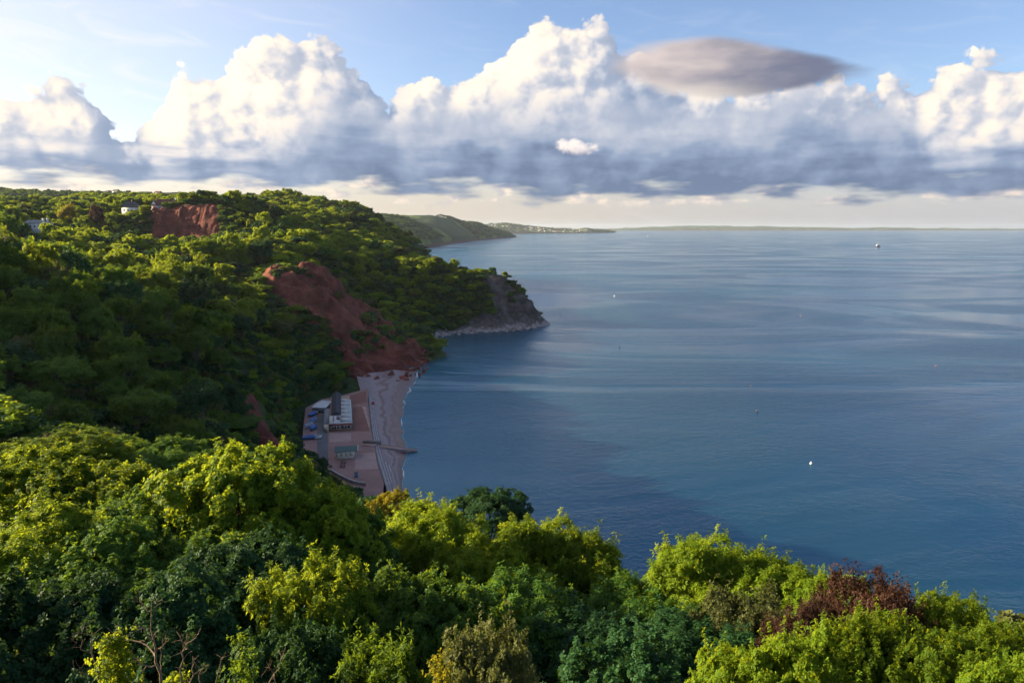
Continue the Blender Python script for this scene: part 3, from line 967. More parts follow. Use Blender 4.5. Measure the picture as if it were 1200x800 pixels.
for i, (px, py, D, r, kd, mat, nm, lab) in enumerate(FG):
    t = at_depth(px, py + (24 if px < 230 and py < 640 else 14 if px < 460 and py < 640 else 4), D)
    gz = float(H(t.x, t.y))
    k = NEAR[kd]
    want = k['top'] * r / k['rx']
    hgt = max(want * 0.8, min(t.z - gz + 0.3, want * 1.9))
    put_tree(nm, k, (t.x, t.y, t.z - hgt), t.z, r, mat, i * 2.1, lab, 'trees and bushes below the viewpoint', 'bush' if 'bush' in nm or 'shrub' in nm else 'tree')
    FGXY.append((t.x, t.y, r))
    if i < 3 or t.z - hgt - gz > 0.6:
        print('FG', nm, px, py, 'top', round(t.z, 1), 'ground', round(gz, 1), 'base', round(t.z - hgt, 1))

# ================================================================== woodland over the hillsides
def project(x, y, z):
    dx, dy, dz = x, y, z - CAM_H
    cf, sf = math.cos(PITCH), math.sin(PITCH)
    f = dy * cf - dz * sf
    u = dy * sf + dz * cf
    return 600 + 800 * dx / np.maximum(f, .1), 400 - 800 * u / np.maximum(f, .1)


HOUSES = []   # plan keep-outs (x, y, radius)
for q, rad in (((154, 245, 690), 13), ((194, 243, 690), 15), ((44, 262, 560), 14)):
    p_ = at_depth(*q)
    HOUSES.append((p_.x, p_.y - 8, rad))


def scatter(y0, y1, sp, seed, x0=GX0 + 5, x1=60):
    g = np.random.default_rng(seed)
    xs = np.arange(x0, x1, sp)
    ys = np.arange(y0, y1, sp * 0.88)
    X, Y = np.meshgrid(xs, ys)
    X[1::2] += sp / 2
    X = (X + g.uniform(-.36, .36, X.shape) * sp).ravel()
    Y = (Y + g.uniform(-.36, .36, Y.shape) * sp).ravel()
    return X, Y


def bare(X, Y, m=0.0):
    return np.maximum.reduce([poly_dist(X, Y, SLIDE) + 1 + m, poly_dist(X, Y, QUARRY) + 2 + m, poly_dist(X, Y, SCAR) + 1 + m, poly_dist(X, Y, ROCK) + m, poly_dist(X, Y, BEACH) + 3 + m]) > 0


parts_ = []
for y0, y1, sp, sd in ((62, 135, 10.5, 9), (135, 300, 10.6, 1), (300, 560, 11.4, 2), (560, 900, 10.0, 3), (900, 1330, 13.0, 4)):
    X, Y = scatter(y0, y1, sp, sd)
    parts_.append((X, Y, np.full(X.shape, sp)))
X, Y, SP = (np.concatenate(c) for c in zip(*parts_))
Z = H(X, Y)
g = np.random.default_rng(5)
size = g.uniform(0.68, 1.32, len(X)) * (1 + 0.25 * fbm(X / 50, Y / 50, 3.0, 2))
RX = SP * 0.60 * size
# lower, wind-clipped growth on steep cliffs and near the sea
sl = np.hypot(H(X + 3, Y) - H(X - 3, Y), H(X, Y + 3) - H(X, Y - 3)) / 6.0
HT = 14.5 * size ** 0.9 * np.random.default_rng(77).uniform(0.68, 1.38, len(X)) * (1 - 0.55 * sstep(sl, 0.55, 1.1)) * (0.5 + 0.5 * sstep(Z, 5, 35))
RX *= (1 - 0.3 * sstep(sl, 0.6, 1.1))
ds = poly_dist(X, Y, SLIDE)
HT *= 0.35 + 0.65 * np.where(ds < 0, sstep(-ds, 1, np.where((Y < 470) & (X > -190), 40.0, 20.0)), 0)
HT *= 0.25 + 0.75 * sstep(-poly_dist(X, Y, SCAR), 1, 16)
dqy = poly_dist(X, Y, QUARRY)
HT = np.where(Y < 150, np.minimum(HT, 9.5), HT)
HT = np.where(Y < 115, np.minimum(HT, 7.0), HT)
HT *= 1 - 0.26 * sstep(Y, 520, 680)
RX *= 1 - 0.10 * sstep(Y, 480, 600)
HT *= np.where((dqy > -30) & (Y < 655), 0.55, 1.0)
drk = poly_dist(X, Y, ROCK)
ok = (Z > 2.0) & (~bare(X, Y) | ((drk > 0) & (drk < 11) & (Z > 24)))
HT = np.where(drk > -4, np.minimum(HT, 6.5), HT)
for hx, hy, hr in HOUSES:
    ok &= np.hypot(X - hx, Y - hy) > hr + RX * 0.6
for hx, hy, hr in FGXY:
    ok &= np.hypot(X - hx, Y - hy) > hr * 0.8
for hx, hy, hr in HOUSES:                 # gardens: low growth on the view side of each house
    lat = np.abs(X - hx * Y / hy)
    HT = np.where((lat < hr * 0.95) & (Y < hy) & (Y > hy - 75), HT * 0.62, HT)
px, py = project(X, Y, Z + HT)
# keep the near edge from hiding the beach
ok &= ~((px > 352) & (px < 480) & (py < 585) & (Y < 250) & (Y > 60))
ok &= ~((px > 262) & (px < 352) & (py > 440) & (py < 560) & (Y > 95) & (Y < 186))
ok &= ~((px > 480) & (Y < 150) & (py < 660)) & ~((px > 690) & (Y < 150))
near = (px > -260) & (px < 1280) & (py < 860) & ((Y > 110) | (px > -60))
ok &= near
X, Y, Z, RX, HT, px, py = (c[ok] for c in (X, Y, Z, RX, HT, px, py))
# which tops can be seen from the viewpoint
vis = (px > -10) & (px < 1210) & (py > 0) & (py < 815)
top = Z + HT * 0.92
for t in np.linspace(0.15, 0.97, 46):
    gz = H(X * t, Y * t) + np.where(Y * t > 60, 5.5, 0) * (t < 0.955)
    vis &= gz < CAM_H + (top - CAM_H) * t + 0.5
D = np.hypot(X, Y)
rank = np.where(vis, RX / D, 0)
N_IND = 290 - len(FG)
chosen = set(np.argsort(-rank)[:N_IND][:int((rank > 0).sum())].tolist())
print('WOOD', len(X), 'visible', int(vis.sum()))


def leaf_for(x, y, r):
    sunny = 1.15 if y > 280 else 0.12  # sunlight put into the leaf mix: more yellow green beyond the spur
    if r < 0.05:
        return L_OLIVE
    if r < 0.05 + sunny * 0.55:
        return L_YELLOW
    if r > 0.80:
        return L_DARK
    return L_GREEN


def region(x, y, px, py):
    if y < 135:
        return 'in the shaded hollow', 'trees in the shaded hollow'
    if y < 262 and px < 360:
        if py < 345:
            return 'on the crest of the dark spur', 'trees on the crest of the dark spur'
        if py < 395:
            return 'high on the dark spur', 'trees on the shaded spur'
        return 'low on the dark spur', 'trees on the shaded spur'
    if px > 300 and y < 440:
        return 'on the slope above the beach', 'trees on the slope above the beach'
    if y < 360:
        return 'behind the spur', 'trees in the sunlit valley'
    if y < 440:
        return 'in the middle valley', 'trees in the sunlit valley'
    if px > 330:
        return 'of the wooded headland', 'trees on the headland'
    return 'below the quarry', 'trees below the quarry face'


rnd = g.random((len(X), 3))
for q_, r_q, lf_, nm_, lb_ in (((79, 240, 640), 8.0, L_GOLD, 'golden_tree', 'bright golden rounded tree on the hilltop left of the white house'),
                               ((112, 241, 636), 7.0, L_MAROON, 'copper_beech', 'dark copper leaved tree right of the golden hilltop tree'),
                               ((30, 240, 640), 7.5, L_OLIVE, 'olive_tree', 'broad olive brown tree on the hilltop near the left edge'),
                               ((88, 236, 700), 8.0, L_DARK, 'dark_tree', 'dark spreading tree on the skyline behind the golden tree'),
                               ((168, 243, 655), 4.5, L_YELLOW, 'yellow_tree', 'yellow green tree between the white house and the gabled house'),
                               ((276, 231, 760), 4.0, L_DARK, 'dark_tree', 'small dark tree standing on the skyline right of the quarry'),
                               ((312, 232, 960), 4.5, L_DARK, 'dark_tree', 'lone dark round tree on the bare skyline ridge')):
    t_ = at_depth(*q_)
    gz_ = float(H(t_.x, t_.y))
    put_tree(nm_, MID[len(nm_) % len(MID)], (t_.x, t_.y, min(gz_, t_.z - 7)), t_.z, r_q, lf_, r_q, lb_, 'single trees along the hilltop')
ORD = ['first', 'second', 'third', 'fourth', 'fifth', 'sixth', 'seventh', 'eighth', 'ninth', 'tenth', 'eleventh', 'twelfth', 'thirteenth', 'fourteenth', 'fifteenth', 'sixteenth']
HUE = {L_GREEN.name: 'mid green', L_YELLOW.name: 'yellow green', L_DARK.name: 'deep green', L_OLIVE.name: 'olive'}
batch = {}
for i in sorted(chosen):
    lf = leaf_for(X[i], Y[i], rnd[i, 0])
    place, grp = region(X[i], Y[i], px[i], py[i])
    big = 'tall' if HT[i] > 15 else 'small' if HT[i] < 10.5 else 'middling'
    side = 'far left' if px[i] < 90 else 'far right' if px[i] > 260 else 'midway along'
    batch.setdefault((big, HUE[lf.name], side, place, grp), []).append((px[i], i, lf))
for (big, hue, side, place, grp), mem in batch.items():
    mem.sort(key=lambda q: q[0])
    for n, (_, i, lf) in enumerate(mem):
        lab = '%s %s tree %s, %s' % (big, hue, place, side)
        if len(mem) > 1:
            lab += ', %s from left' % ORD[n] if n < len(ORD) else ', far along'
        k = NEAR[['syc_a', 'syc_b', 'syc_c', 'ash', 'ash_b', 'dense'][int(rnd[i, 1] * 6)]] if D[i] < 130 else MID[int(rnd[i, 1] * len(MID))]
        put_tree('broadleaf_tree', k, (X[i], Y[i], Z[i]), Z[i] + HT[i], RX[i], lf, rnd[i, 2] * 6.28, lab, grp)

# ---- the rest of the wood reads as one mass
def gn_scatter(name, pts, scl, rot, pick, sources, label):
    coll = bpy.data.collections.new(name + '_shapes')
    for i, (k, mt) in enumerate(sources):
        me = k['crown'].copy()
        me.materials.clear()
        me.materials.append(mt)
        coll.objects.link(bpy.data.objects.new('%s_shape_%02d' % (name, i), me))
    me = bpy.data.meshes.new(name)
    me.vertices.add(len(pts))
    me.vertices.foreach_set('co', np.asarray(pts, np.float32).ravel())
    a = me.attributes.new('scl', 'FLOAT_VECTOR', 'POINT')
    a.data.foreach_set('vector', np.asarray(scl, np.float32).ravel())
    fattr(me, 'rot', rot)
    a = me.attributes.new('pick', 'INT', 'POINT')
    a.data.foreach_set('value', np.asarray(pick, np.int32))
    ng = bpy.data.node_groups.new(name, 'GeometryNodeTree')
    ng.interface.new_socket('Geometry', in_out='INPUT', socket_type='NodeSocketGeometry')
    ng.interface.new_socket('Geometry', in_out='OUTPUT', socket_type='NodeSocketGeometry')
    nn, ll = ng.nodes, ng.links
    gi, go = nn.new('NodeGroupInput'), nn.new('NodeGroupOutput')
    ci = nn.new('GeometryNodeCollectionInfo')
    ci.inputs['Collection'].default_value = coll
    ci.inputs['Separate Children'].default_value = True
    ci.inputs['Reset Children'].default_value = True
    ip = nn.new('GeometryNodeInstanceOnPoints')
    ip.inputs['Pick Instance'].default_value = True

    def na(nm, typ):
        x = nn.new('GeometryNodeInputNamedAttribute')
        x.data_type = typ
        x.inputs['Name'].default_value = nm
        return x.outputs[0]
    cx = nn.new('ShaderNodeCombineXYZ')
    ll.new(na('rot', 'FLOAT'), cx.inputs[2])
    e2 = nn.new('FunctionNodeEulerToRotation')
    ll.new(cx.outputs[0], e2.inputs[0])
    ll.new(gi.outputs[0], ip.inputs['Points'])
    ll.new(ci.outputs[0], ip.inputs['Instance'])
    ll.new(na('pick', 'INT'), ip.inputs['Instance Index'])
    ll.new(e2.outputs[0], ip.inputs['Rotation'])
    ll.new(na('scl', 'FLOAT_VECTOR'), ip.inputs['Scale'])
    ll.new(ip.outputs[0], go.inputs[0])
    o = tag(link(name, me), label, None, None, 'stuff')
    md = o.modifiers.new('scatter', 'NODES')
    md.node_group = ng
    return o


rest = np.array([i for i in range(len(X)) if i not in chosen])
src = [(k, m_) for m_ in (L_GREEN, L_YELLOW, L_DARK, L_OLIVE) for k in FAR]
mi = {L_GREEN.name: 0, L_YELLOW.name: 1, L_DARK.name: 2, L_OLIVE.name: 3}
kk = (rnd[rest, 1] * len(FAR)).astype(int)
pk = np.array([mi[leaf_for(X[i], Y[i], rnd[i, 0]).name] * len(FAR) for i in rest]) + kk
ft, fr = np.array([k['top'] for k in FAR]), np.array([k['rx'] for k in FAR])
scl = np.stack([RX[rest] / fr[kk], RX[rest] / fr[kk], HT[rest] / ft[kk]], 1)
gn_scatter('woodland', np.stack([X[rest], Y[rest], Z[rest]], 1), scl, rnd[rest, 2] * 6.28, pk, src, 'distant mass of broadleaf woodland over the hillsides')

# ---- scrub and bramble between the trees and on the bare slopes
us = []
for y0, y1, sp, sd in ((8, 120, 2.6, 21), (120, 420, 3.4, 22), (420, 720, 5.0, 23)):
    a_, b2 = scatter(y0, y1, sp, sd)
    us.append((a_, b2, np.full(a_.shape, sp)))
UX, UY, US = (np.concatenate(c) for c in zip(*us))
UZ = H(UX, UY)
upx, upy = project(UX, UY, UZ + 1)
cov = vnoise(UX / 11, UY / 11, 6.0)
in_slide = poly_dist(UX, UY, SLIDE)
ok = (UZ > 2.2) & (upx > -40) & (upx < 1240) & (upy < 830)
ok &= (~bare(UX, UY, 0)) | ((in_slide > -1) & (cov > 0.26) & (UZ > 8)) | ((poly_dist(UX, UY, ROCK) > 0) & (cov > 0.0) & (UZ > 20))
for hx, hy, hr in HOUSES:
    ok &= np.hypot(UX - hx, UY - hy) > hr
UX, UY, UZ, US = (c[ok] for c in (UX, UY, UZ, US))
gr = np.random.default_rng(8)
kk = gr.integers(0, len(LOW), len(UX))
r_ = US * gr.uniform(0.55, 1.0, len(UX))
lr = np.array([k['rx'] for k in LOW])[kk]
mt = np.where(gr.random(len(UX)) < 0.22, 2, np.where(gr.random(len(UX)) < 0.5, 0, 1))
gn_scatter('undergrowth', np.stack([UX, UY, UZ - 0.25], 1), np.stack([r_ / lr, r_ / lr, r_ / lr * gr.uniform(0.6, 1.1, len(UX))], 1), gr.random(len(UX)) * 6.28,
           mt * len(LOW) + kk, [(k, m_) for m_ in (L_GREEN, L_DARK, L_OLIVE) for k in LOW], 'low scrub and bramble covering the slopes')
print('SCRUB', len(UX))

# ================================================================== far coast and hills
def far_mat(name, wood, field, cliff, town=None):
    m, b, p, out = material(name)
    pos = geo_pos(b)
    n = b.noise(b.vm('MULTIPLY', pos, (1, 0.55, 1)), 0.0032, 5, 0.62)
    n2 = b.noise(pos, 0.02, 5, 0.65)
    f = b.voro(b.vm('MULTIPLY', pos, (1, 0.6, 1)), 0.0052, feature='F1', out='Color')
    fs = b.n('ShaderNodeSeparateColor')
    b.put(fs.inputs[0], f)
    c = b.mix(b.ss(b.m('ADD', b.m('MULTIPLY', n, 0.6), b.m('MULTIPLY', fs.outputs[0], 0.45)), 0.55, 0.62), wood, field)
    c = b.mix(b.m('MULTIPLY', b.ss(n2, 0.45, 0.7), 0.6), c, tuple(x * 0.6 for x in wood))
    cl = b.n('ShaderNodeAttribute', attribute_name='cliff').outputs['Fac']
    c = b.mix(b.ss(b.m('ADD', cl, b.m('SUBTRACT', n2, 0.5)), 0.4, 0.62), c, cliff)
    b.put(p.inputs['Base Color'], c)
    p.inputs['Roughness'].default_value = 0.95
    p.inputs['Specular IOR Level'].default_value = 0.1
    return m


def make_ridge(name, crest, shore, back, mat, rough, nx=160, ny=36, cliff=0.14):
    """crest: (px, py, D) line of the skyline; shore: (px, D) where it meets the sea in front; back: metres behind"""
    c = np.array([list(at_depth(*q)) for q in crest])
    t = np.linspace(0, 1, nx)
    tc = np.linspace(0, 1, len(c))
    C = np.stack([np.interp(t, tc, c[:, k]) for k in range(3)], 1)
    s_ = np.array([list(at_depth(px_, 300, d_).xy) for px_, d_ in shore])
    ts = np.linspace(0, 1, len(s_))
    S = np.stack([np.interp(t, ts, s_[:, k]) for k in range(2)], 1)
    v = np.r_[np.linspace(0, 1, ny), 1 + np.linspace(0, 1, 8)[1:]]
    V = np.zeros((len(v), nx, 3))
    cl = np.zeros((len(v), nx))
    for i, q in enumerate(v):
        if q <= 1:
            V[i, :, :2] = S * (1 - q) + C[:, :2] * q
            h = np.where(q < 0.03, -3.0, 0.0) + C[:, 2] * (cliff * sstep(q, 0.02, 0.06) + (1 - cliff) * np.sin(q * np.pi / 2) ** 1.1) * (q > 0.03)
        else:
            dirv = unit(C[:, :2])
            V[i, :, :2] = C[:, :2] + dirv * back * (q - 1)
            h = C[:, 2] * (1 - 0.9 * (q - 1) ** 1.5)
        V[i, :, 2] = h
        cl[i] = (q < 0.05) * 1.0
    sc_ = rough * 26
    nz = fbm(V[..., 0] / sc_, V[..., 1] / sc_, 2.0, 5, 0.55)
    V[..., 2] += nz * rough * sstep(v, 0.05, 0.5)[:, None] * np.where(np.abs(v - 1) < 0.02, 0.25, 1.0)[:, None]
    me = mesh_np(name, V.reshape(-1, 3), grid_faces(len(v), nx), mat, smooth=True)
    fattr(me, 'cliff', cl.ravel())
    o = tag(link(name, me), kind='structure')
    return o, V


M_farA = far_mat('far_hill_ground', (0.030, 0.060, 0.022), (0.115, 0.165, 0.035), (0.13, 0.060, 0.048))
M_farB = far_mat('far_coast_ground', (0.040, 0.062, 0.034), (0.110, 0.135, 0.050), (0.15, 0.09, 0.07))
ridgeA, VA = make_ridge('coast_hill', [(405, 262, 3600), (430, 256, 3900), (455, 253, 4100), (480, 254, 4300), (500, 252, 4500), (515, 253, 4700), (535, 259, 5000), (560, 262, 5400), (580, 268, 5800), (600, 275, 6200), (605, 279, 6300)],
                        [(440, 2500), (480, 2700), (505, 3050), (518, 3350), (528, 3700), (545, 4200), (560, 4700), (575, 5200), (590, 5800), (602, 6200), (606, 6300)], 900, M_farA, 22)
ridgeB, VB = make_ridge('far_town_hill', [(530, 260, 10500), (560, 262, 10500), (590, 263.5, 10600), (620, 265, 10700), (650, 268, 10900), (672, 269, 11100), (690, 268, 11300), (705, 270, 11500), (722, 272.5, 11800)],
                        [(540, 8800), (580, 9000), (620, 9300), (650, 9800), (680, 10300), (700, 10800), (722, 11700)], 2500, M_farB, 26)
ridgeC, VC = make_ridge('far_shore', [(680, 269, 21000), (725, 268, 21000), (770, 266.0, 21000), (800, 264.8, 21000), (850, 265.2, 21000), (900, 266.3, 21000), (960, 267.0, 21000), (1050, 267.3, 21000), (1140, 268.2, 21500), (1270, 268.9, 22000)],
                        [(680, 17500), (800, 17500), (950, 18000), (1100, 18500), (1270, 19500)], 3000, M_farB, 22, cliff=0.3)
ridgeD, VD = make_ridge('inland_ridge', [(-140, 224, 2300), (-60, 226, 2250), (0, 228, 2200), (40, 230, 2150), (80, 231, 2050), (120, 232, 1950), (160, 233, 1900), (200, 233, 1850), (250, 235, 1800), (300, 238, 1750), (340, 245, 1750)],
                        [(-140, 1330), (0, 1330), (120, 1330), (250, 1320), (340, 1320)], 600, M_farA, 9, cliff=0.55)


# scattered wood on the far hills
def hill_pts(Vg, n, seed, rows=(3, 36), clump=0.0):
    g_ = np.random.default_rng(seed)
    i = g_.uniform(rows[0], rows[1] - 1.01, n)
    j = g_.uniform(0, Vg.shape[1] - 1.01, n)
    a_, b2 = i.astype(int), j.astype(int)
    fi, fj = (i - a_)[:, None], (j - b2)[:, None]
    P = Vg[a_, b2] * (1 - fi) * (1 - fj) + Vg[a_ + 1, b2] * fi * (1 - fj) + Vg[a_, b2 + 1] * (1 - fi) * fj + Vg[a_ + 1, b2 + 1] * fi * fj
    return P


fp = []
for Vg, n_, sc0, sd, rows in ((VA, 2600, 3.2, 1, (2, 37)), (VD, 2400, 1.5, 2, (10, 40)), (VB, 900, 4.0, 3, (3, 37))):
    P = hill_pts(Vg, n_ * 2, sd, rows)
    k_ = vnoise(P[:, 0] / (130 * sc0), P[:, 1] / (130 * sc0), 5.0) > (-0.1 if Vg is not VD else -0.6)
    P = P[k_][:n_]
    fp.append(np.c_[P, np.full(len(P), sc0)])
fp = np.concatenate(fp)
gg = np.random.default_rng(3)
kk = gg.integers(0, len(FAR), len(fp))
sw = fp[:, 3] * gg.uniform(0.6, 1.2, len(fp))
mt = np.where(gg.random(len(fp)) < 0.4, 1, 0)
gn_scatter('far_woodland', fp[:, :3] - np.array([0, 0, 1.0]), np.stack([sw, sw, np.minimum(sw, 1.6) * gg.uniform(0.7, 1.1, len(fp))], 1), gg.random(len(fp)) * 6.28,
           mt * len(FAR) + kk, [(k, m_) for m_ in (L_DARK, L_GREEN) for k in FAR], 'hazy wooded patches on the hills along the far coast')

# ================================================================== houses
M_white = simple('white_render', (0.74, 0.72, 0.68), 0.8, 0.12, 0.6)
M_cream = simple('cream_render', (0.62, 0.54, 0.42), 0.8, 0.12, 0.6)
M_slate = simple('slate_roof', (0.060, 0.058, 0.066), 0.7, 0.35, 1.2, stretch=(1, 4, 4))
M_tile = simple('red_tile_roof', (0.150, 0.052, 0.040), 0.8, 0.35, 1.2, stretch=(1, 4, 4))
M_grey = simple('grey_roof', (0.21, 0.22, 0.24), 0.8, 0.25, 0.8)
M_glass = simple('window_glass', (0.03, 0.035, 0.045), 0.12, 0.3, 0.6, relief=0.0)
M_brick = simple('chimney_brick', (0.26, 0.13, 0.09), 0.9, 0.3, 2.0)


def box_vf(x0, x1, y0, y1, z0, z1):
    V = np.array([(x, y, z) for z in (z0, z1) for y in (y0, y1) for x in (x0, x1)], float)
    F = np.array([(0, 2, 3, 1), (4, 5, 7, 6), (0, 1, 5, 4), (2, 6, 7, 3), (0, 4, 6, 2), (1, 3, 7, 5)])
    return V, F


def bevel(me, w):
    bm = bmesh.new()
    bm.from_mesh(me)
    bmesh.ops.bevel(bm, geom=bm.edges[:], offset=w, segments=1, affect='EDGES')
    bm.to_mesh(me)
    bm.free()
    return me


def part_box(name, parent, mat, x0, x1, y0, y1, z0, z1, bev=0.0):
    me = mesh_np(name, *box_vf(x0, x1, y0, y1, z0, z1), mat)
    if bev:
        bevel(me, bev)
    return link(name, me, parent)


def gable_roof(name, parent, mat, x0, x1, y0, y1, z0, h, along='x', hip=0.0, over=0.5, thick=0.25):
    """pitched roof with overhang; ridge along x or y, hip = inset of ridge ends"""
    x0, x1, y0, y1 = x0 - over, x1 + over, y0 - over, y1 + over
    if along == 'x':
        r = [(x0 + hip, (y0 + y1) / 2, z0 + h), (x1 - hip, (y0 + y1) / 2, z0 + h)]
        q = [(x0, y0), (x1, y0), (x1, y1), (x0, y1)]
        fs = [(0, 1, 9, 8), (2, 3, 8, 9), (1, 2, 9), (3, 0, 8)]
    else:
        r = [((x0 + x1) / 2, y0 + hip, z0 + h), ((x0 + x1) / 2, y1 - hip, z0 + h)]
        q = [(x0, y0), (x1, y0), (x1, y1), (x0, y1)]
        fs = [(1, 2, 9, 8), (3, 0, 8, 9), (0, 1, 8), (2, 3, 9)]
    V = [(a_, b2, z0) for a_, b2 in q] + [(a_, b2, z0 - thick) for a_, b2 in q] + r
    bm = bmesh.new()
    vs_ = [bm.verts.new(v) for v in V]
    for f in fs:
        bm.faces.new([vs_[i] for i in f])
    for i in range(4):
        bm.faces.new([vs_[i], vs_[4 + i], vs_[4 + (i + 1) % 4], vs_[(i + 1) % 4]])
    bm.faces.new([vs_[7], vs_[6], vs_[5], vs_[4]])
    bmesh.ops.recalc_face_normals(bm, faces=bm.faces[:])
    me = bpy.data.meshes.new(name)
    bm.to_mesh(me)
    bm.free()
    me.materials.append(mat)
    return link(name, me, parent)


def gable_wall(name, parent, mat, x0, x1, y, z0, h, t=0.3, along='x'):
    """triangular wall under a gable, facing -y"""
    V = np.array([(x0, y, z0), (x1, y, z0), ((x0 + x1) / 2, y, z0 + h), (x0, y + t, z0), (x1, y + t, z0), ((x0 + x1) / 2, y + t, z0 + h)], float)
    bm = bmesh.new()
    v = [bm.verts.new(p) for p in V]
    for f in ((0, 1, 2), (5, 4, 3), (0, 3, 4, 1), (1, 4, 5, 2), (2, 5, 3, 0)):
        bm.faces.new([v[i] for i in f])
    me = bpy.data.meshes.new(name)
    bm.to_mesh(me)
    bm.free()
    me.materials.append(mat)
    return link(name, me, parent)


def window(parent, x, y, z, w, h):
    f = part_box('window', parent, M_white, x - w / 2, x + w / 2, y - 0.10, y + 0.05, z, z + h)
    part_box('pane', f, M_glass, x - w / 2 + .12, x + w / 2 - .12, y - 0.13, y - 0.06, z + .12, z + h - .12)


def ground_at(px_, py_, D_):
    p_ = at_depth(px_, py_, D_)
    return p_


# white house with dark hipped roof
p_ = at_depth(154.5, 248, 676)
hs = empty('white_house', (p_.x, p_.y, p_.z - 5), R(10))
tag(hs, 'white house with dark hipped slate roof on the wooded hilltop', 'house')
part_box('wall', hs, M_white, -7.5, 7.5, -4.5, 5, -3, 9.0)
rf = gable_roof('roof', hs, M_slate, -7.5, 7.5, -4.5, 5, 9.0, 5.8, 'x', hip=4.5)
part_box('chimney', rf, M_brick, 0.5, 1.6, -0.4, 0.6, 12, 16.5)
for wx in (-5.2, -1.8, 1.8, 5.2):
    window(hs, wx, -4.5, 1.6, 1.5, 1.6)
    window(hs, wx, -4.5, 5.4, 1.5, 1.6)
# white gabled house with red-brown roof
p_ = at_depth(195, 244, 676)
hs = empty('gabled_house', (p_.x, p_.y, p_.z - 3), R(14))
tag(hs, 'white gabled house with red brown tiled roof above the quarry face', 'house')
part_box('wall', hs, M_white, -9.5, 9.5, -4, 5.5, -3, 5.6)
rf = gable_roof('roof', hs, M_tile, -7.8, 9.5, -4, 5.5, 5.6, 6.0, 'x', hip=0.3)
part_box('chimney', rf, M_white, 8.2, 9.6, 0.2, 1.4, 8.5, 13.0)
part_box('chimney', rf, M_brick, -8.4, -7.3, 0.2, 1.4, 8.5, 13.4)
gable_roof('wing_roof', hs, M_tile, -12.5, -7, -5.2, 5.5, 5.6, 4.6, 'y', hip=0.3, over=0.3)
part_box('wing_wall', hs, M_white, -12.4, -7.2, -5.1, 5.4, -3, 5.55)
gable_wall('gable', hs, M_white, -12.4, -7.2, -5.45, 5.3, 4.3)
gable_roof('dormer_roof', hs, M_tile, 0.6, 6.2, -4.6, 1.0, 5.4, 3.6, 'y', hip=0.2, over=0.25)
gable_wall('dormer_gable', hs, M_white, 0.8, 6.0, -4.9, 5.3, 3.3)
for wx in (-9.8, -4.5, -1, 3.4, 7.2):
    window(hs, wx, -5.1 if wx < -7 else -4.0, 2.4, 1.6, 1.7)
# villa half hidden in the trees
p_ = at_depth(42, 263, 560)
hs = empty('villa', (p_.x, p_.y, p_.z - 4), R(8))
tag(hs, 'low villa with grey roof and white chimneys half hidden by trees', 'house')
part_box('wall', hs, M_white, -7, 7, -4, 5, -3, 5)
gable_roof('roof', hs, M_grey, -7, 6.2, -4, 5, 5, 2.6, 'x', hip=2.0)
part_box('end_wall', hs, M_white, 6.9, 11, -3.4, 4.4, -3, 4.6)
gable_roof('end_roof', hs, M_grey, 6.9, 11, -3.4, 4.4, 4.6, 1.4, 'x', hip=0.4, over=0.3)
for cx in (5.2, 8.4):
    part_box('chimney', hs, M_white, cx, cx + 1.1, -0.5, 0.7, 4, 9.0)
for wx in (-5, -2, 1, 4):
    window(hs, wx, -4, 1.6, 1.5, 1.8)


def small_house(label, group, x, y, z, s, rz, wm, rm, proto={}):
    key = (wm.name, rm.name)
    o = empty('town_house', (x, y, z), rz)
    o.scale = (s, s, s)
    tag(o, label, 'house', group)
    if key not in proto:
        w_ = part_box('wall', o, wm, -5, 5, -4, 4, -4, 5.5)
        r_ = gable_roof('roof', o, rm, -5, 5, -4, 4, 5.5, 3.0, 'x', hip=0.2)
        proto[key] = (w_.data, r_.data)
    else:
        link('wall', proto[key][0], o)
        link('roof', proto[key][1], o)


gh = np.random.default_rng(33)
mats_w = [M_white, M_cream, M_white]
mats_r = [M_slate, M_tile, M_grey]


def on_hill(Vg, px_, frac):
    """point on a hill grid under picture column px_, frac = row fraction shore..crest"""
    i = int(frac * 35)
    row = Vg[i]
    qx, qy = project(row[:, 0], row[:, 1], row[:, 2])
    j = int(np.argmin(np.abs(qx - px_)))
    return row[j]


for k in range(26):
    q = on_hill(VD, gh.uniform(108, 245), gh.uniform(0.93, 1.0))
    small_house('tiny pale house of the town on the inland skyline', 'houses on the inland skyline', q[0] + gh.uniform(-10, 10), q[1], q[2] + 7, gh.uniform(1.0, 1.7), gh.uniform(-.5, .5), mats_w[k % 3], mats_r[k % 2])
for k in range(110):
    q = on_hill(VB, gh.uniform(560, 690) if k % 3 else gh.uniform(575, 640), gh.uniform(0.08, 0.85) ** 0.8)
    small_house('tiny far house of the seaside town across the bay', 'houses of the town across the bay', q[0] + gh.uniform(-25, 25), q[1] + gh.uniform(-60, 60), q[2] + 8, gh.uniform(1.0, 1.9), gh.uniform(-.6, .6), [M_cream, M_white, M_cream, M_brick][k % 4], mats_r[(k // 3) % 3])

# ================================================================== beach, promenade and its buildings
ZP = 4.0


def interp_line(pts, z, n):
    P = np.array([list(at_z(a_, b2, z)) for a_, b2 in pts])
    t = np.linspace(0, 1, n)
    return np.stack([np.interp(t, np.linspace(0, 1, len(P)), P[:, k]) for k in range(3)], 1)


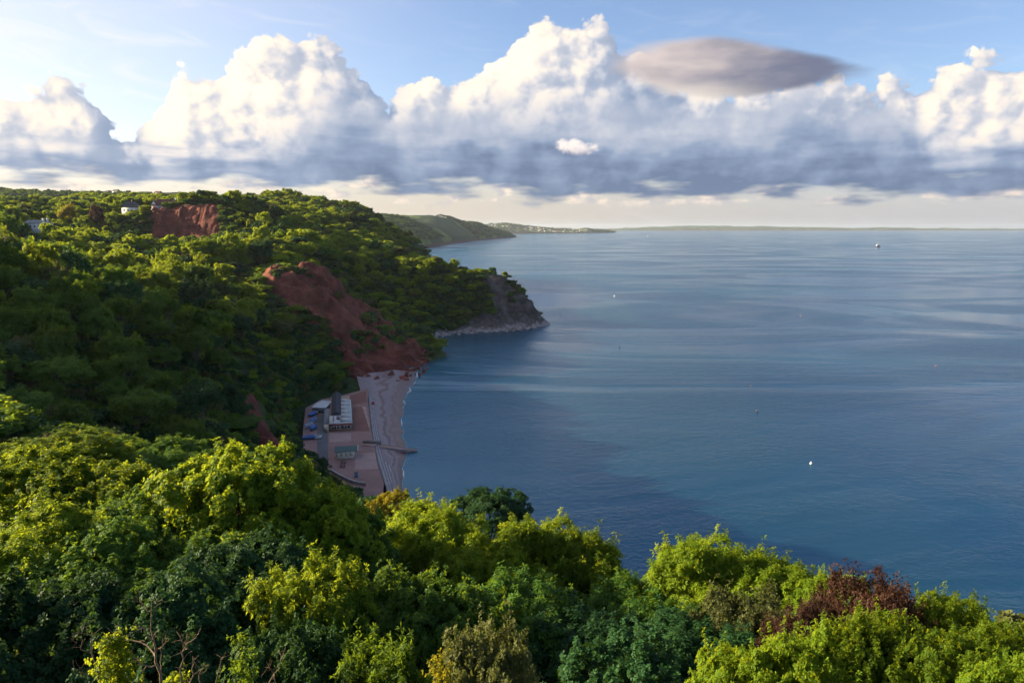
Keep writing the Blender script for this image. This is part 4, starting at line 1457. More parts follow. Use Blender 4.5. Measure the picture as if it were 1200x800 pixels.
def make_beach():
    m, b, p, out = material('shingle')
    u = b.n('ShaderNodeAttribute', attribute_name='across').outputs['Fac']
    pos = geo_pos(b)
    n = b.noise(b.vm('MULTIPLY', pos, (1, 0.45, 1)), 0.16, 5, 0.6)
    uu = b.m('ADD', u, b.m('MULTIPLY', b.m('SUBTRACT', n, 0.5), 0.75))
    rp = b.n('ShaderNodeValToRGB')
    e = rp.color_ramp.elements
    e[0].position, e[0].color = 0.0, (0.235, 0.185, 0.19, 1)
    e[1].position, e[1].color = 1.0, (0.085, 0.050, 0.050, 1)
    for q, c in ((0.22, (0.285, 0.235, 0.245, 1)), (0.36, (0.18, 0.11, 0.10, 1)), (0.48, (0.26, 0.21, 0.22, 1)), (0.62, (0.235, 0.185, 0.19, 1)), (0.72, (0.16, 0.062, 0.046, 1))):
        x = e.new(q)
        x.color = c
    b.put(rp.inputs[0], uu)
    peb = b.voro(pos, 2.6, feature='F1', out='Color')
    b.put(p.inputs['Base Color'], b.mix(0.22, rp.outputs[0], peb, 'OVERLAY'))
    b.put(p.inputs['Roughness'], b.ss(uu, 0.6, 0.75, 0.85, 0.35))
    bump(b, p, b.noise(pos, 3.0, 4, 0.6), 0.6, 0.15)
    A = interp_line([(428, 438), (432, 470), (440, 500), (446, 520), (453, 540), (462, 575), (470, 600)], 2.4, 70)
    B = interp_line([(492, 430), (474.5, 467), (470, 499), (473, 524), (475, 542), (474, 575), (474, 600)], 0.0, 70)
    rows = []
    us_ = np.linspace(-0.15, 1.35, 34)
    for q in us_:
        P = A * (1 - q) + B * q
        P[:, 2] = np.where(q < 1, 2.6 * (1 - q) ** 0.8 if q < 1 else 0, -(q - 1) * 3.0)
        P[:, 2] += fbm(P[:, 0] / 5, P[:, 1] / 9, 2.0, 3) * 0.28
        if q > 0.7:
            P[:, 0] += fbm(P[:, 1] / 7, P[:, 1] * 0, 8.0, 3) * 1.4
        rows.append(P)
    Vb = np.array(rows)
    me = mesh_np('beach', Vb.reshape(-1, 3), grid_faces(*Vb.shape[:2]), m, smooth=True)
    fattr(me, 'across', np.repeat(us_, 70))
    tag(link('beach', me), kind='structure')
    # foam line where small waves break
    mf = simple('foam', (0.75, 0.77, 0.80), 0.9, 0.1, 2.0)
    C = A * 0.0 + (A + (B - A) * 1.03)
    C[:, 0] += fbm(C[:, 1] / 7, C[:, 1] * 0, 8.0, 3) * 1.4
    w_ = 0.03 + 0.9 * np.maximum(0, vnoise(C[:, 1] / 5, C[:, 1] * 0, 1.0)) ** 2
    L_ = np.c_[C[:, :2] - np.c_[w_, w_ * 0], np.full(70, 0.05)]
    R_ = np.c_[C[:, :2] + np.c_[w_ * 0.6, w_ * 0], np.full(70, 0.03)]
    me = mesh_np('surf_foam', np.concatenate([L_, R_]), grid_faces(2, 70), mf)
    tag(link('surf_foam', me), 'thin white surf line along the shingle beach', None, None, 'stuff')


make_beach()


def prism(name, poly, z0, z1, mat, parent=None, bev=0.0):
    bm = bmesh.new()
    lo = [bm.verts.new((x, y, z0)) for x, y in poly]
    hi_ = [bm.verts.new((x, y, z1)) for x, y in poly]
    n = len(poly)
    bm.faces.new(hi_)
    bm.faces.new(lo[::-1])
    for i in range(n):
        bm.faces.new((lo[i], lo[(i + 1) % n], hi_[(i + 1) % n], hi_[i]))
    bmesh.ops.recalc_face_normals(bm, faces=bm.faces[:])
    me = bpy.data.meshes.new(name)
    bm.to_mesh(me)
    bm.free()
    me.materials.append(mat)
    return link(name, me, parent)


def zp(pts, z=ZP):
    return [tuple(at_z(a_, b2, z).xy) for a_, b2 in pts]


M_prom = simple('pink_concrete', (0.26, 0.15, 0.132), 0.85, 0.22, 0.12, relief=0.4)
M_prom_red = simple('red_paving', (0.205, 0.080, 0.060), 0.85, 0.22, 0.15, relief=0.4)
M_prom_pale = simple('pale_paving', (0.36, 0.24, 0.215), 0.85, 0.2, 0.15, relief=0.4)
M_lane = simple('lane_tarmac', (0.105, 0.105, 0.115), 0.85, 0.25, 0.15, relief=0.4)
M_conc = simple('old_concrete', (0.36, 0.32, 0.315), 0.85, 0.28, 0.5, relief=0.5)
M_conc_dk = simple('dark_concrete', (0.20, 0.17, 0.17), 0.85, 0.3, 0.5, relief=0.5)
prom = prism('promenade', zp([(401, 463), (431, 455), (431, 466), (435, 505), (442.5, 542), (450, 566), (447, 590), (380, 585), (356, 545), (355, 505), (358, 478), (376, 468)]), 0.2, ZP, M_prom)
tag(prom, kind='structure')
for nm, pts, mt in (('lane', [(371, 486), (384, 484), (384.5, 545), (372, 552)], M_lane),
                    ('paving_panel', [(413, 477), (424, 476), (433.5, 505), (413, 505)], M_prom_red),
                    ('paving_panel', [(424.6, 476), (428.5, 476), (434, 500), (432.2, 500)], M_prom_pale),
                    ('paving_panel', [(403, 465), (429, 458), (429.5, 472), (412, 474)], M_prom_red),
                    ('paving_panel', [(386, 507), (411, 506.5), (411.5, 517), (386, 518)], M_prom_pale),
                    ('paving_panel', [(412, 506.5), (434.5, 506), (437, 517), (412.5, 517)], M_prom),
                    ('paving_panel', [(416, 531), (439.5, 530), (443, 549), (416, 550)], M_prom_pale),
                    ('paving_panel', [(387, 542), (415, 540), (415, 552), (389, 550)], M_prom)):
    prism(nm, zp(pts), ZP, ZP + 0.015, mt, prom)

# stepped sea defence
steps = empty('sea_steps', tuple(at_z(440, 520, 1)))
tag(steps, 'long flight of weathered concrete steps between promenade and shingle', 'steps')
A = interp_line([(431.5, 462), (435.6, 505), (439, 523), (443.2, 542), (451, 566), (458, 590)], ZP, 40)
B = interp_line([(438, 464), (449, 511), (453, 524), (459, 537), (466.5, 563), (473, 590)], 1.6, 40)
inv = Matrix.Translation(-steps.location)
NS = 11
for k in range(NS):
    a0, a1 = A + (B - A) * (k / NS), A + (B - A) * ((k + 1) / NS)
    z1 = 4.0 - (k + 1) * 0.22
    pts = np.concatenate([np.c_[a0[:, :2], np.full(40, z1)], np.c_[a1[:, :2], np.full(40, z1)], np.c_[a1[:, :2], np.full(40, z1 - 0.35)]])
    pts -= np.array(steps.location)
    me = mesh_np('step', pts, grid_faces(3, 40), M_conc if k % 2 else M_conc_dk)  # every other step takes the darker concrete
    link('step', me, steps)

# slipway running into the sea
s0, s1 = at_z(441, 521.5, 3.2), at_z(489, 527.5, 0.25)
dv = (s1 - s0)
ln = dv.xy.length
sw = empty('slipway', s0, math.atan2(dv.y, dv.x))
tag(sw, 'pale concrete slipway running from the steps into the sea', 'slipway')
for nm, y0, y1, zz, mt in (('deck', -1.9, 1.9, 0.0, M_prom_pale), ('side_wall', -2.25, -1.9, 0.22, M_conc_dk), ('side_wall', 1.9, 2.25, 0.16, M_conc_dk)):
    Vv, Ff = box_vf(-1.0, ln, y0, y1, 0, 1)
    t_ = np.clip(Vv[:, 0] / ln, 0, 1)
    topz = (s1.z - s0.z) * t_ + zz
    Vv[:, 2] = np.where(Vv[:, 2] > 0.5, topz, -5.0)
    taper = 1 - 0.45 * t_
    Vv[:, 1] *= taper
    link(nm, mesh_np(nm, Vv, Ff, mt), sw)
p0, p1 = at_z(424, 521, ZP), at_z(441, 521.5, ZP)
rw = empty('ramp_wall', p0, math.atan2(p1.y - p0.y, p1.x - p0.x))
tag(rw, 'low concrete ramp and wall at the head of the slipway', 'ramp')
ln = (p1 - p0).length
part_box('ramp', rw, M_prom_pale, 0, ln, -1.6, 1.2, -0.2, 0.35)
part_box('wall', rw, M_conc_dk, 0, ln + 1.5, 1.2, 1.6, -0.2, 1.4)

# kiosk
k0, k1 = at_z(393.5, 538, ZP), at_z(415, 536.6, ZP)
kd = empty('beach_kiosk', k0, math.atan2(k1.y - k0.y, k1.x - k0.x))
tag(kd, 'small cream kiosk with green pitched roof on the promenade', 'kiosk')
kw = (k1 - k0).length
M_kcream = simple('kiosk_cream', (0.74, 0.69, 0.58), 0.75, 0.1, 1.0)
M_kgreen = simple('kiosk_roof_green', (0.075, 0.130, 0.125), 0.7, 0.2, 1.0, stretch=(6, 1, 1))
part_box('wall', kd, M_kcream, 0, kw, 0, 5.5, 0, 2.9, 0.04)
rf = gable_roof('roof', kd, M_kgreen, -0.1, kw + 0.9, -0.1, 5.6, 2.95, 1.2, 'x', over=0.35, thick=0.15)
part_box('barge_board', rf, M_white, kw + 1.27, kw + 1.5, -0.5, 6.0, 2.75, 3.2)
for sx in np.linspace(0.12, 0.88, 4):
    part_box('shutter', kd, M_cream, kw * sx - 0.75, kw * sx + 0.75, -0.06, 0.02, 0.9, 2.2)
part_box('counter', kd, M_white, 0.3, kw - 0.3, -0.32, -0.005, 0.78, 0.88)

# beach café, a long low building seen from above
f0, f1 = at_z(386.5, 505.5, ZP), at_z(412, 504.5, ZP)
cf = empty('beach_cafe', f0, R(14))
tag(cf, 'long low beach cafe with dark roof, glazed side roof and red fascia', 'building')
w = (f1 - f0).length
LB = 50.0
M_cwall = simple('cafe_wall', (0.36, 0.24, 0.17), 0.8, 0.2, 0.6)
M_navy = simple('dark_sheet_roof', (0.018, 0.021, 0.038), 0.75, 0.25, 0.3, stretch=(1, 0.2, 1))
M_fascia = simple('red_fascia', (0.33, 0.055, 0.045), 0.6, 0.2, 0.6)
M_gpane = simple('roof_glazing', (0.20, 0.24, 0.27), 0.25, 0.5, 0.25, relief=0.1)
M_gpane2 = simple('roof_sheet', (0.46, 0.48, 0.48), 0.4, 0.3, 0.3, relief=0.1)
M_flat = simple('white_flat_roof', (0.62, 0.60, 0.58), 0.7, 0.15, 0.4)
part_box('wall', cf, M_cwall, 0, w, 0, LB, 0, 3.0)
part_box('fascia', cf, M_fascia, -0.15, w + 0.15, -0.25, 0, 2.55, 3.05)
xm = w * 0.52
gable_roof('main_roof', cf, M_navy, 0.6, xm, 14, LB + 4, 3.3, 1.5, 'y', over=0.15)
part_box('clerestory', cf, M_white, 0.7, xm - 0.05, 14.1, LB + 3.9, 3.0, 3.29)
part_box('flat_roof', cf, M_flat, -0.2, xm, -0.2, 13.8, 3.06, 3.3)
part_box('parapet', cf, M_white, -0.25, w + 0.2, -0.3, 0.1, 3.31, 3.75)
part_box('roof_vent', cf, M_lane, xm * 0.62, xm * 0.62 + 1.3, 6, 8.5, 3.3, 4.3, 0.1)
part_box('roof_vent', cf, M_lane, xm * 0.28, xm * 0.28 + 0.4, 3, 12, 3.3, 3.6)
NPN = 12
for k in range(NPN):
    y0, y1 = 0.2 + k * (LB - 8) / NPN, 0.2 + (k + 1) * (LB - 8) / NPN
    Vv, Ff = box_vf(xm + 0.1, w + 0.1, y0 + 0.15, y1 - 0.15, 0, 1)
    sl_ = 3.75 - (Vv[:, 0] - xm) / (w - xm) * 0.6
    Vv[:, 2] = np.where(Vv[:, 2] > 0.5, sl_ + 0.02 * (k % 2), sl_ - 0.1)
    link('roof_panel', mesh_np('roof_panel', Vv, Ff, M_gpane2 if k % 2 else M_gpane), cf)
    if k:
        part_box('rafter', cf, M_white, xm + 0.05, w + 0.15, y0 - 0.12, y0 + 0.12, 3.05, 3.82 if k % 3 else 3.9)
part_box('gutter', cf, M_white, w + 0.16, w + 0.4, 0, LB - 8, 2.95, 3.12)
for x0, x1 in ((0.7, w * 0.45), (w * 0.53, w - 0.5)):
    f = part_box('window', cf, M_white, x0, x1, -0.1, 0.04, 0.85, 2.4)
    n_ = 3
    for i in range(n_):
        ww = (x1 - x0) / n_
        part_box('pane', f, M_glass, x0 + i * ww + 0.1, x0 + (i + 1) * ww - 0.1, -0.13, -0.07, 0.95, 2.3)
part_box('lean_to', cf, M_grey, -2.6, -0.02, 4, 30, 0, 2.4)
part_box('porch', cf, M_cream, -2.4, -0.3, 0.4, 3.8, 0, 2.2)

# store shed behind
p_ = at_z(377, 481, ZP)
sh = empty('store_shed', (p_.x, p_.y, ZP), R(-6))
tag(sh, 'grey store shed beside the far end of the beach cafe', 'shed')
part_box('wall', sh, M_grey, -3, 3.4, -4, 9, 0, 2.6)
gable_roof('roof', sh, M_gpane2, -3, 3.4, -4, 9, 2.62, 0.7, 'x', over=0.2, thick=0.1)
part_box('door', sh, M_lane, -1, 1, -4.06, -4, 0, 2.1)


# boats drawn up at the edge of the trees
def boat_mesh(name, L, B_, Hh, mat, sheer=0.25, n=13, deck=False):
    V, F = [], []
    prof = [(-1, 1.0), (-0.92, 0.45), (-0.55, 0.1), (0, 0.0), (0.55, 0.1), (0.92, 0.45), (1, 1.0)]
    for i in range(n):
        t = i / (n - 1)
        bw = B_ / 2 * (math.sin(min(1, t * 1.25 + 0.12) * math.pi / 2) if t < 0.7 else max(0.0, math.cos((t - 0.7) / 0.3 * math.pi / 2)) ** 0.6 + 0.02)
        rise = sheer * (2 * t - 0.8) ** 2
        keel = 0.5 * Hh * max(0, t - 0.75) / 0.25
        for u, v in prof:
            V.append((t * L - L / 2, u * bw, keel + (Hh + rise - keel) * v))
    m_ = len(prof)
    for i in range(n - 1):
        for j in range(m_ - 1):
            F.append((i * m_ + j, (i + 1) * m_ + j, (i + 1) * m_ + j + 1, i * m_ + j + 1))
    bm = bmesh.new()
    v = [bm.verts.new(q) for q in V]
    for f in F:
        bm.faces.new([v[k] for k in f])
    bm.faces.new([v[j] for j in range(m_)])
    if deck:
        for i in range(n - 1):
            bm.faces.new((v[i * m_], v[i * m_ + m_ - 1], v[(i + 1) * m_ + m_ - 1], v[(i + 1) * m_]))
    bmesh.ops.recalc_face_normals(bm, faces=bm.faces[:])
    me = bpy.data.meshes.new(name)
    bm.to_mesh(me)
    bm.free()
    me.materials.append(mat)
    return me


def cover_mesh(name, L, B_, z, h, mat):
    V, F = [], []
    n, m_ = 11, 7
    for i in range(n):
        t = i / (n - 1)
        bw = B_ / 2 * (0.75 + 0.25 * math.sin(t * math.pi)) * (1 if t < 0.7 else max(0.0, math.cos((t - 0.7) / 0.3 * math.pi / 2)) ** 0.6 + 0.05)
        for j in range(m_):
            u = j / (m_ - 1) * 2 - 1
            V.append((t * L - L / 2, u * bw * 1.05, z + h * (1 - abs(u) ** 1.6) * (0.5 + 0.5 * math.sin(t * math.pi)) - 0.15 * (abs(u) > 0.9)))
    return mesh_np(name, V, grid_faces(n, m_), mat)


M_bwhite = simple('boat_white', (0.66, 0.67, 0.68), 0.4, 0.1, 0.8)
M_bblue = simple('boat_blue', (0.030, 0.085, 0.22), 0.5, 0.2, 0.8)
M_tarp = simple('blue_tarpaulin', (0.030, 0.110, 0.33), 0.6, 0.25, 1.0)
M_tarpg = simple('grey_tarpaulin', (0.22, 0.26, 0.31), 0.6, 0.25, 1.0)
M_redp = simple('red_paint', (0.45, 0.05, 0.04), 0.5, 0.15, 0.8)
h1 = boat_mesh('hull', 5.5, 2.0, 0.95, M_bwhite)
h2 = boat_mesh('hull', 5.5, 2.0, 0.95, M_bblue)
c1 = cover_mesh('cover', 5.3, 2.0, 1.05, 0.7, M_tarp)
c2 = cover_mesh('cover', 5.3, 2.0, 1.05, 0.6, M_tarpg)
for px_, py_, a_, hm, cm, lab in ((366, 487, 1.3, h2, c1, 'blue covered dinghy nearest the store shed'), (366.5, 494.5, 1.45, h1, c1, 'white dinghy with blue cover, second in the boat row'),
                                  (362, 500, 1.2, h1, c2, 'white dinghy with grey cover, middle of the boat row by the trees'), (367, 503, 1.5, h2, c1, 'blue dinghy with blue cover beside the lane'),
                                  (363.5, 514.5, 0.3, h2, c1, 'blue covered dinghy lying crosswise, last of the boat row'), (368, 514, 0.2, h1, c2, 'white dinghy with grey cover at the near end of the boat row')):
    p_ = at_z(px_, py_, ZP)
    o = empty('dinghy', (p_.x, p_.y, ZP), a_)
    o.scale = (1.15, 1.15, 1.15)
    tag(o, lab, 'boat', 'dinghies drawn up beside the lane')
    link('hull', hm, o)
    link('cover', cm, o)
p_ = at_z(370.5, 485, ZP)
o = empty('red_crate', (p_.x, p_.y, ZP), 0.3)
tag(o, 'small red crate standing by the store shed', 'crate')
part_box('box', o, M_redp, -0.7, 0.7, -0.7, 0.7, 0, 1.1, 0.05)
part_box('lid', o, M_bwhite, -0.75, 0.75, -0.75, 0.75, 1.1, 1.22)
# small things on the promenade
p_ = at_z(417.6, 558.5, ZP)
o = empty('promenade_bin', (p_.x, p_.y, ZP), 0.1)
tag(o, 'pale blue bin alone on the near end of the promenade', 'bin')
part_box('bin_body', o, simple('bin_blue', (0.13, 0.27, 0.36), 0.5, 0.15, 1.0), -0.65, 0.65, -0.5, 0.5, 0, 1.5, 0.06)
part_box('lid', o, M_lane, -0.7, 0.7, -0.55, 0.55, 1.5, 1.72, 0.05)
p_ = at_z(437.3, 475.5, 3.4)
o = empty('lifebuoy_post', (p_.x, p_.y, 3.0), 0.0)
tag(o, 'small red lifebuoy stand at the top of the beach steps', 'post')
part_box('post', o, M_white, -0.1, 0.1, -0.1, 0.1, 0, 2.2)
part_box('lifebuoy_box', o, M_redp, -0.75, 0.75, -0.3, -0.1, 1.0, 2.6, 0.08)
M_wood = simple('bench_wood', (0.085, 0.055, 0.045), 0.8, 0.3, 2.0)
for px_, py_, lab in ((402, 542.5, 'dark picnic bench nearer the kiosk'), (401.5, 547, 'dark picnic bench farther from the kiosk')):
    p_ = at_z(px_, py_, ZP)
    o = empty('picnic_bench', (p_.x, p_.y, ZP), 0.05)
    tag(o, lab + ' on the pink paving', 'bench', 'picnic benches')
    part_box('table_top', o, M_wood, -0.95, 0.95, -0.38, 0.38, 0.70, 0.76)
    for sy in (-0.75, 0.75):
        part_box('seat', o, M_wood, -0.95, 0.95, sy - 0.14, sy + 0.14, 0.42, 0.47)
    for sx in (-0.7, 0.7):
        part_box('leg', o, M_wood, sx - 0.05, sx + 0.05, -0.7, 0.7, 0, 0.42)
        part_box('leg', o, M_wood, sx - 0.05, sx + 0.05, -0.25, 0.25, 0.42, 0.70)
# curved retaining wall at the near end
cw = [at_z(a_, b2, ZP) for a_, b2 in ((388, 553), (396, 558), (406, 563), (416, 567), (428, 569))]
o = empty('curved_wall', cw[0])
tag(o, 'low curved stone wall across the near end of the promenade', 'wall')
L0 = np.array([[p.x - cw[0].x, p.y - cw[0].y] for p in cw])
tt = np.linspace(0, 1, 24)
Lc = np.stack([np.interp(tt, np.linspace(0, 1, 5), L0[:, k]) for k in (0, 1)], 1)
nrm = np.gradient(Lc, axis=0)
nrm = np.stack([-nrm[:, 1], nrm[:, 0]], 1) / np.linalg.norm(nrm, axis=1)[:, None]
sec = [(-.25, 0), (-.25, 1.0), (.25, 1.0), (.25, 0)]
Vw = np.array([[(*(Lc[i] + nrm[i] * s_), z) for i in range(24)] for s_, z in sec])
link('stonework', mesh_np('stonework', Vw.reshape(-1, 3), grid_faces(4, 24), M_conc_dk), o)
sec = [(-.32, 1.0), (-.32, 1.12), (.32, 1.12), (.32, 1.0)]
Vw = np.array([[(*(Lc[i] + nrm[i] * s_), z) for i in range(24)] for s_, z in sec])
link('coping', mesh_np('coping', Vw.reshape(-1, 3), grid_faces(4, 24), M_conc), o)

# ================================================================== rocks
def rock_mesh(name, seed, mat):
    bm = bmesh.new()
    bmesh.ops.create_icosphere(bm, subdivisions=2, radius=1.0)
    g_ = np.random.default_rng(seed)
    for k in range(9):                       # cut flat facets
        n_ = Vector(g_.normal(size=3)).normalized()
        d_ = g_.uniform(0.55, 0.85)
        for v in bm.verts:
            e = v.co.dot(n_) - d_
            if e > 0:
                v.co -= n_ * e
    me = bpy.data.meshes.new(name)
    bm.to_mesh(me)
    bm.free()
    me.materials.append(mat)
    return me


def rock_material(name, red):
    m, b, p, out = material(name)
    pos = geo_pos(b)
    c, n = (rock_red if red else rock_grey)(b, pos)
    b.put(p.inputs['Base Color'], c)
    p.inputs['Roughness'].default_value = 0.9
    bump(b, p, n, 0.8, 0.3)
    return m


M_rr, M_rg = rock_material('red_sandstone', True), rock_material('grey_limestone', False)
RRED = [rock_mesh('boulder_red_%d' % i, 60 + i, M_rr) for i in range(5)]
RGREY = [rock_mesh('boulder_grey_%d' % i, 80 + i, M_rg) for i in range(5)]
g = np.random.default_rng(91)
foot = [at_z(*q, 0.6) for q in ((425, 446), (445, 447), (470, 446), (490, 440), (502, 428), (503, 415), (500, 404))]
foot = np.array([list(p) for p in foot])
for k in range(190):
    t = g.random() * (len(foot) - 1)
    i = min(int(t), len(foot) - 2)
    p_ = foot[i] * (1 - (t - i)) + foot[i + 1] * (t - i)
    inland = abs(g.normal(0, 12)) - 2
    x, y = p_[0] - inland * 0.75 + g.normal(0, 1.5), p_[1] + inland * 0.55 + g.normal(0, 1.5)
    s = min(g.lognormal(0.15, 0.5), 3.2)
    z = max(float(H(x, y)), -0.3) + s * 0.25
    o = link('boulder', RRED[k % 5])
    o.location = (x, y, z)
    o.scale = (s * g.uniform(.8, 1.3), s * g.uniform(.8, 1.3), s * g.uniform(.6, 1.0))
    o.rotation_euler = tuple(g.uniform(0, 6.28, 3))
    tag(o, 'red sandstone boulder fallen at the foot of the landslip', 'boulder', 'red boulders below the landslip')
shore = [at_z(*q, 0.4) for q in ((504, 398), (512, 394), (525, 392), (545, 390.5), (565, 389.5), (585, 388.5), (605, 387), (625, 383.5), (641, 379.5))]
shore = np.array([list(p) for p in shore])
for k in range(90):
    t = g.random() * (len(shore) - 1)
    i = min(int(t), len(shore) - 2)
    p_ = shore[i] * (1 - (t - i)) + shore[i + 1] * (t - i)
    x, y = p_[0] + g.normal(0, 2), p_[1] + abs(g.normal(0, 4)) - 1
    s = min(g.lognormal(0.35, 0.5), 4.0)
    z = max(float(H(x, y)), -0.4) + s * 0.15
    o = link('boulder', RGREY[k % 5])
    o.location = (x, y, z)
    o.scale = (s * g.uniform(.9, 1.6), s * g.uniform(.8, 1.2), s * g.uniform(.5, 0.9))
    o.rotation_euler = (g.normal(0, .4), g.normal(0, .4), g.uniform(0, 6.28))
    tag(o, 'pale limestone boulder on the shore of the rocky headland', 'boulder', 'pale boulders along the headland shore')

# ================================================================== boats and buoys on the water
p_ = at_z(1028.5, 289.2, 0)
fb = empty('passenger_boat', p_, R(185))
fb.scale = (1.0, 1.0, 1.0)
tag(fb, 'white passenger boat with orange hull stripe far out on the bay', 'boat')
M_orange = simple('orange_hull', (0.60, 0.20, 0.09), 0.5, 0.1, 0.3)
link('hull', boat_mesh('hull', 27, 7, 3.2, M_orange, 0.8, deck=True), fb)
part_box('cabin', fb, M_bwhite, -9, 7, -2.8, 2.8, 3.2, 7.0, 0.3)
part_box('wheelhouse', fb, M_bwhite, -2, 5, -2.2, 2.2, 7.0, 10.5, 0.3)
part_box('mast', fb, M_bwhite, 0.5, 1.3, -0.4, 0.4, 10.5, 16.5)
for k in range(5):
    part_box('window', fb, M_glass, -7.5 + k * 2.8, -5.6 + k * 2.8, -2.86, -2.8, 4.6, 5.9)


def sail_boat(px_, py_, lab, s):
    o = empty('sailing_boat', at_z(px_, py_, 0), R(40))
    o.scale = (s, s, s)
    tag(o, lab, 'boat', 'sailing boats in the bay')
    link('hull', boat_mesh('hull', 9, 3, 1.2, M_bwhite, 0.3, deck=True), o)
    part_box('mast', o, M_bwhite, -0.1, 0.1, -0.1, 0.1, 1.0, 13)
    V = np.array([(-0.2, 0.05, 1.8), (-4.2, 0.5, 1.8), (-0.2, 0.05, 12.6), (-2.0, 0.75, 5.5), (-0.2, -0.05, 1.8), (-4.2, 0.4, 1.8), (-0.2, -0.05, 12.6), (-2.0, 0.65, 5.5)])
    bm = bmesh.new()
    v = [bm.verts.new(q) for q in V]
    for f in ((0, 1, 3), (1, 2, 3), (2, 0, 3), (5, 4, 7), (6, 5, 7), (4, 6, 7)):
        bm.faces.new([v[i] for i in f])
    me = bpy.data.meshes.new('sail')
    bm.to_mesh(me)
    bm.free()
    me.materials.append(M_bwhite)
    link('sail', me, o)


sail_boat(655, 277.6, 'tiny white sailing boat off the far town', 1.6)
sail_boat(684, 277.4, 'tiny white sailing boat right of the far town', 1.6)
sail_boat(759, 277.2, 'tiny white sailing boat far out toward the horizon', 1.4)


def buoy(px_, py_, s, mat, top, lab):
    o = empty('buoy', at_z(px_, py_, 0), 0.3)
    o.scale = (s, s, s)
    tag(o, lab, 'buoy', 'buoys moored in the bay')
    bm = bmesh.new()
    bmesh.ops.create_uvsphere(bm, u_segments=12, v_segments=8, radius=1.0)
    for v in bm.verts:
        if v.co.z > 0.2:
            v.co.x *= 1 - 0.45 * (v.co.z - 0.2)
            v.co.y *= 1 - 0.45 * (v.co.z - 0.2)
    me = bpy.data.meshes.new('float')
    bm.to_mesh(me)
    bm.free()
    me.materials.append(mat)
    link('float', me, o)
    part_box('ring', o, top, -0.25, 0.25, -0.25, 0.25, 0.95, 1.5, 0.06)


M_dk = simple('buoy_dark', (0.03, 0.03, 0.03), 0.6, 0.2, 1.0)
M_yel = simple('buoy_yellow', (0.30, 0.22, 0.04), 0.5, 0.1, 1.0)
buoy(950.5, 543, 0.6, M_bwhite, M_bwhite, 'white buoy nearest the viewpoint, low in the right half')
buoy(887, 482, 0.55, M_dk, M_yel, 'dark buoy with yellow top in the middle of the bay')
buoy(657.5, 369.5, 1.0, M_bwhite, M_bwhite, 'white buoy just off the tip of the rocky headland')
buoy(726, 407, 0.7, M_dk, M_dk, 'plain dark buoy in the bay right of the headland')
buoy(1096.5, 429, 0.45, M_redp, M_redp, 'small red buoy toward the right edge')
buoy(720, 347, 1.0, M_bwhite, M_bwhite, 'white buoy farther out beyond the headland tip')
buoy(880, 452, 0.32, M_yel, M_yel, 'small yellow buoy just beyond the dark one')
buoy(938, 370, 0.5, M_redp, M_bwhite, 'tiny red and white buoy far out in the bay')

# ================================================================== dead tree at the foot of the view
def limb(pts, r0, r1, D_, jit=0.03, seed=0, n=9):
    """branch through picture-traced points carried to distance D_ (with its own depth per point)"""
    g_ = np.random.default_rng(seed)
    P = np.array([list(at_depth(a_, b2, D_ + dz)) for a_, b2, dz in pts])
    t = np.linspace(0, 1, n)
    tp = np.linspace(0, 1, len(P))
    Q = np.stack([np.interp(t, tp, P[:, k]) for k in range(3)], 1)
    Q[1:-1] += g_.normal(0, jit, (n - 2, 3))
    return Q, np.linspace(r0, r1, n)


DT = 11.0
root = at_depth(200, 860, DT)
gz = float(H(root.x, root.y))
dt = empty('dead_tree', (root.x, root.y, gz))
tag(dt, 'bare dead tree top with pale forked branches at the bottom edge', 'tree')
off = np.array([root.x, root.y, gz])
LIMBS = [
    ([(195, 830, 0), (187, 790, 0), (180, 760, 0), (179, 735, .1), (178, 700, .1)], 0.05, 0.010),
    ([(182, 768, 0), (172, 758, .2), (150, 748, .3), (140, 750, .4), (126, 735, .4)], 0.026, 0.008),
    ([(180, 752, 0), (170, 738, -.2), (165, 735, -.2), (153, 740, -.3)], 0.018, 0.007),
    ([(179, 715, .1), (168, 712, 0), (160, 703, -.1)], 0.012, 0.005),
    ([(179, 712, .1), (186, 706, .2), (191, 703, .2)], 0.011, 0.004),
    ([(184, 778, 0), (172, 782, -.2), (160, 772, -.3), (156, 766, -.3)], 0.024, 0.010),
    ([(188, 790, 0), (189, 760, .2), (190, 748, .2)], 0.016, 0.006),
    ([(208, 830, .2), (212, 785, .3), (216, 760, .3), (220, 742, .3)], 0.036, 0.012),
    ([(216, 762, .3), (212, 750, .3), (210, 744, .3)], 0.014, 0.006),
    ([(217, 760, .3), (226, 750, .2), (233, 743, .2)], 0.014, 0.005),
    ([(222, 830, .5), (224, 790, .5), (226, 768, .5)], 0.030, 0.014),
    ([(238, 830, .6), (232, 795, .6), (236, 784, .6), (244, 778, .6)], 0.022, 0.008),
    ([(252, 830, .8), (256, 790, .8), (262, 770, .8), (260, 772, .8)], 0.022, 0.008),
    ([(300, 830, .8), (320, 795, .8), (330, 770, .8), (335, 757, .8)], 0.022, 0.006),
    ([(322, 790, .8), (316, 782, .8), (312, 775, .8)], 0.012, 0.005),
    ([(120, 830, .6), (112, 780, .6), (106, 745, .6), (102, 735, .6), (96, 728, .6)], 0.022, 0.006),
    ([(110, 768, .6), (98, 760, .5), (88, 758, .5), (84, 748, .5)], 0.012, 0.005),
    ([(112, 785, .6), (98, 792, .5), (90, 784, .5), (86, 774, .5)], 0.012, 0.005),
]
Q, r_ = limb([(195, 830, 0), (198, 860, 0), (200, 900, 0)], 0.055, 0.08, DT, 0.0, 1, 4)
Q = np.concatenate([Q, np.array([[root.x, root.y, gz - 0.3]])])
Vt, Ft = tube(Q - off, np.r_[r_, 0.16], 8)
link('trunk', mesh_np('trunk', Vt, Ft, M_dead, smooth=True), dt)
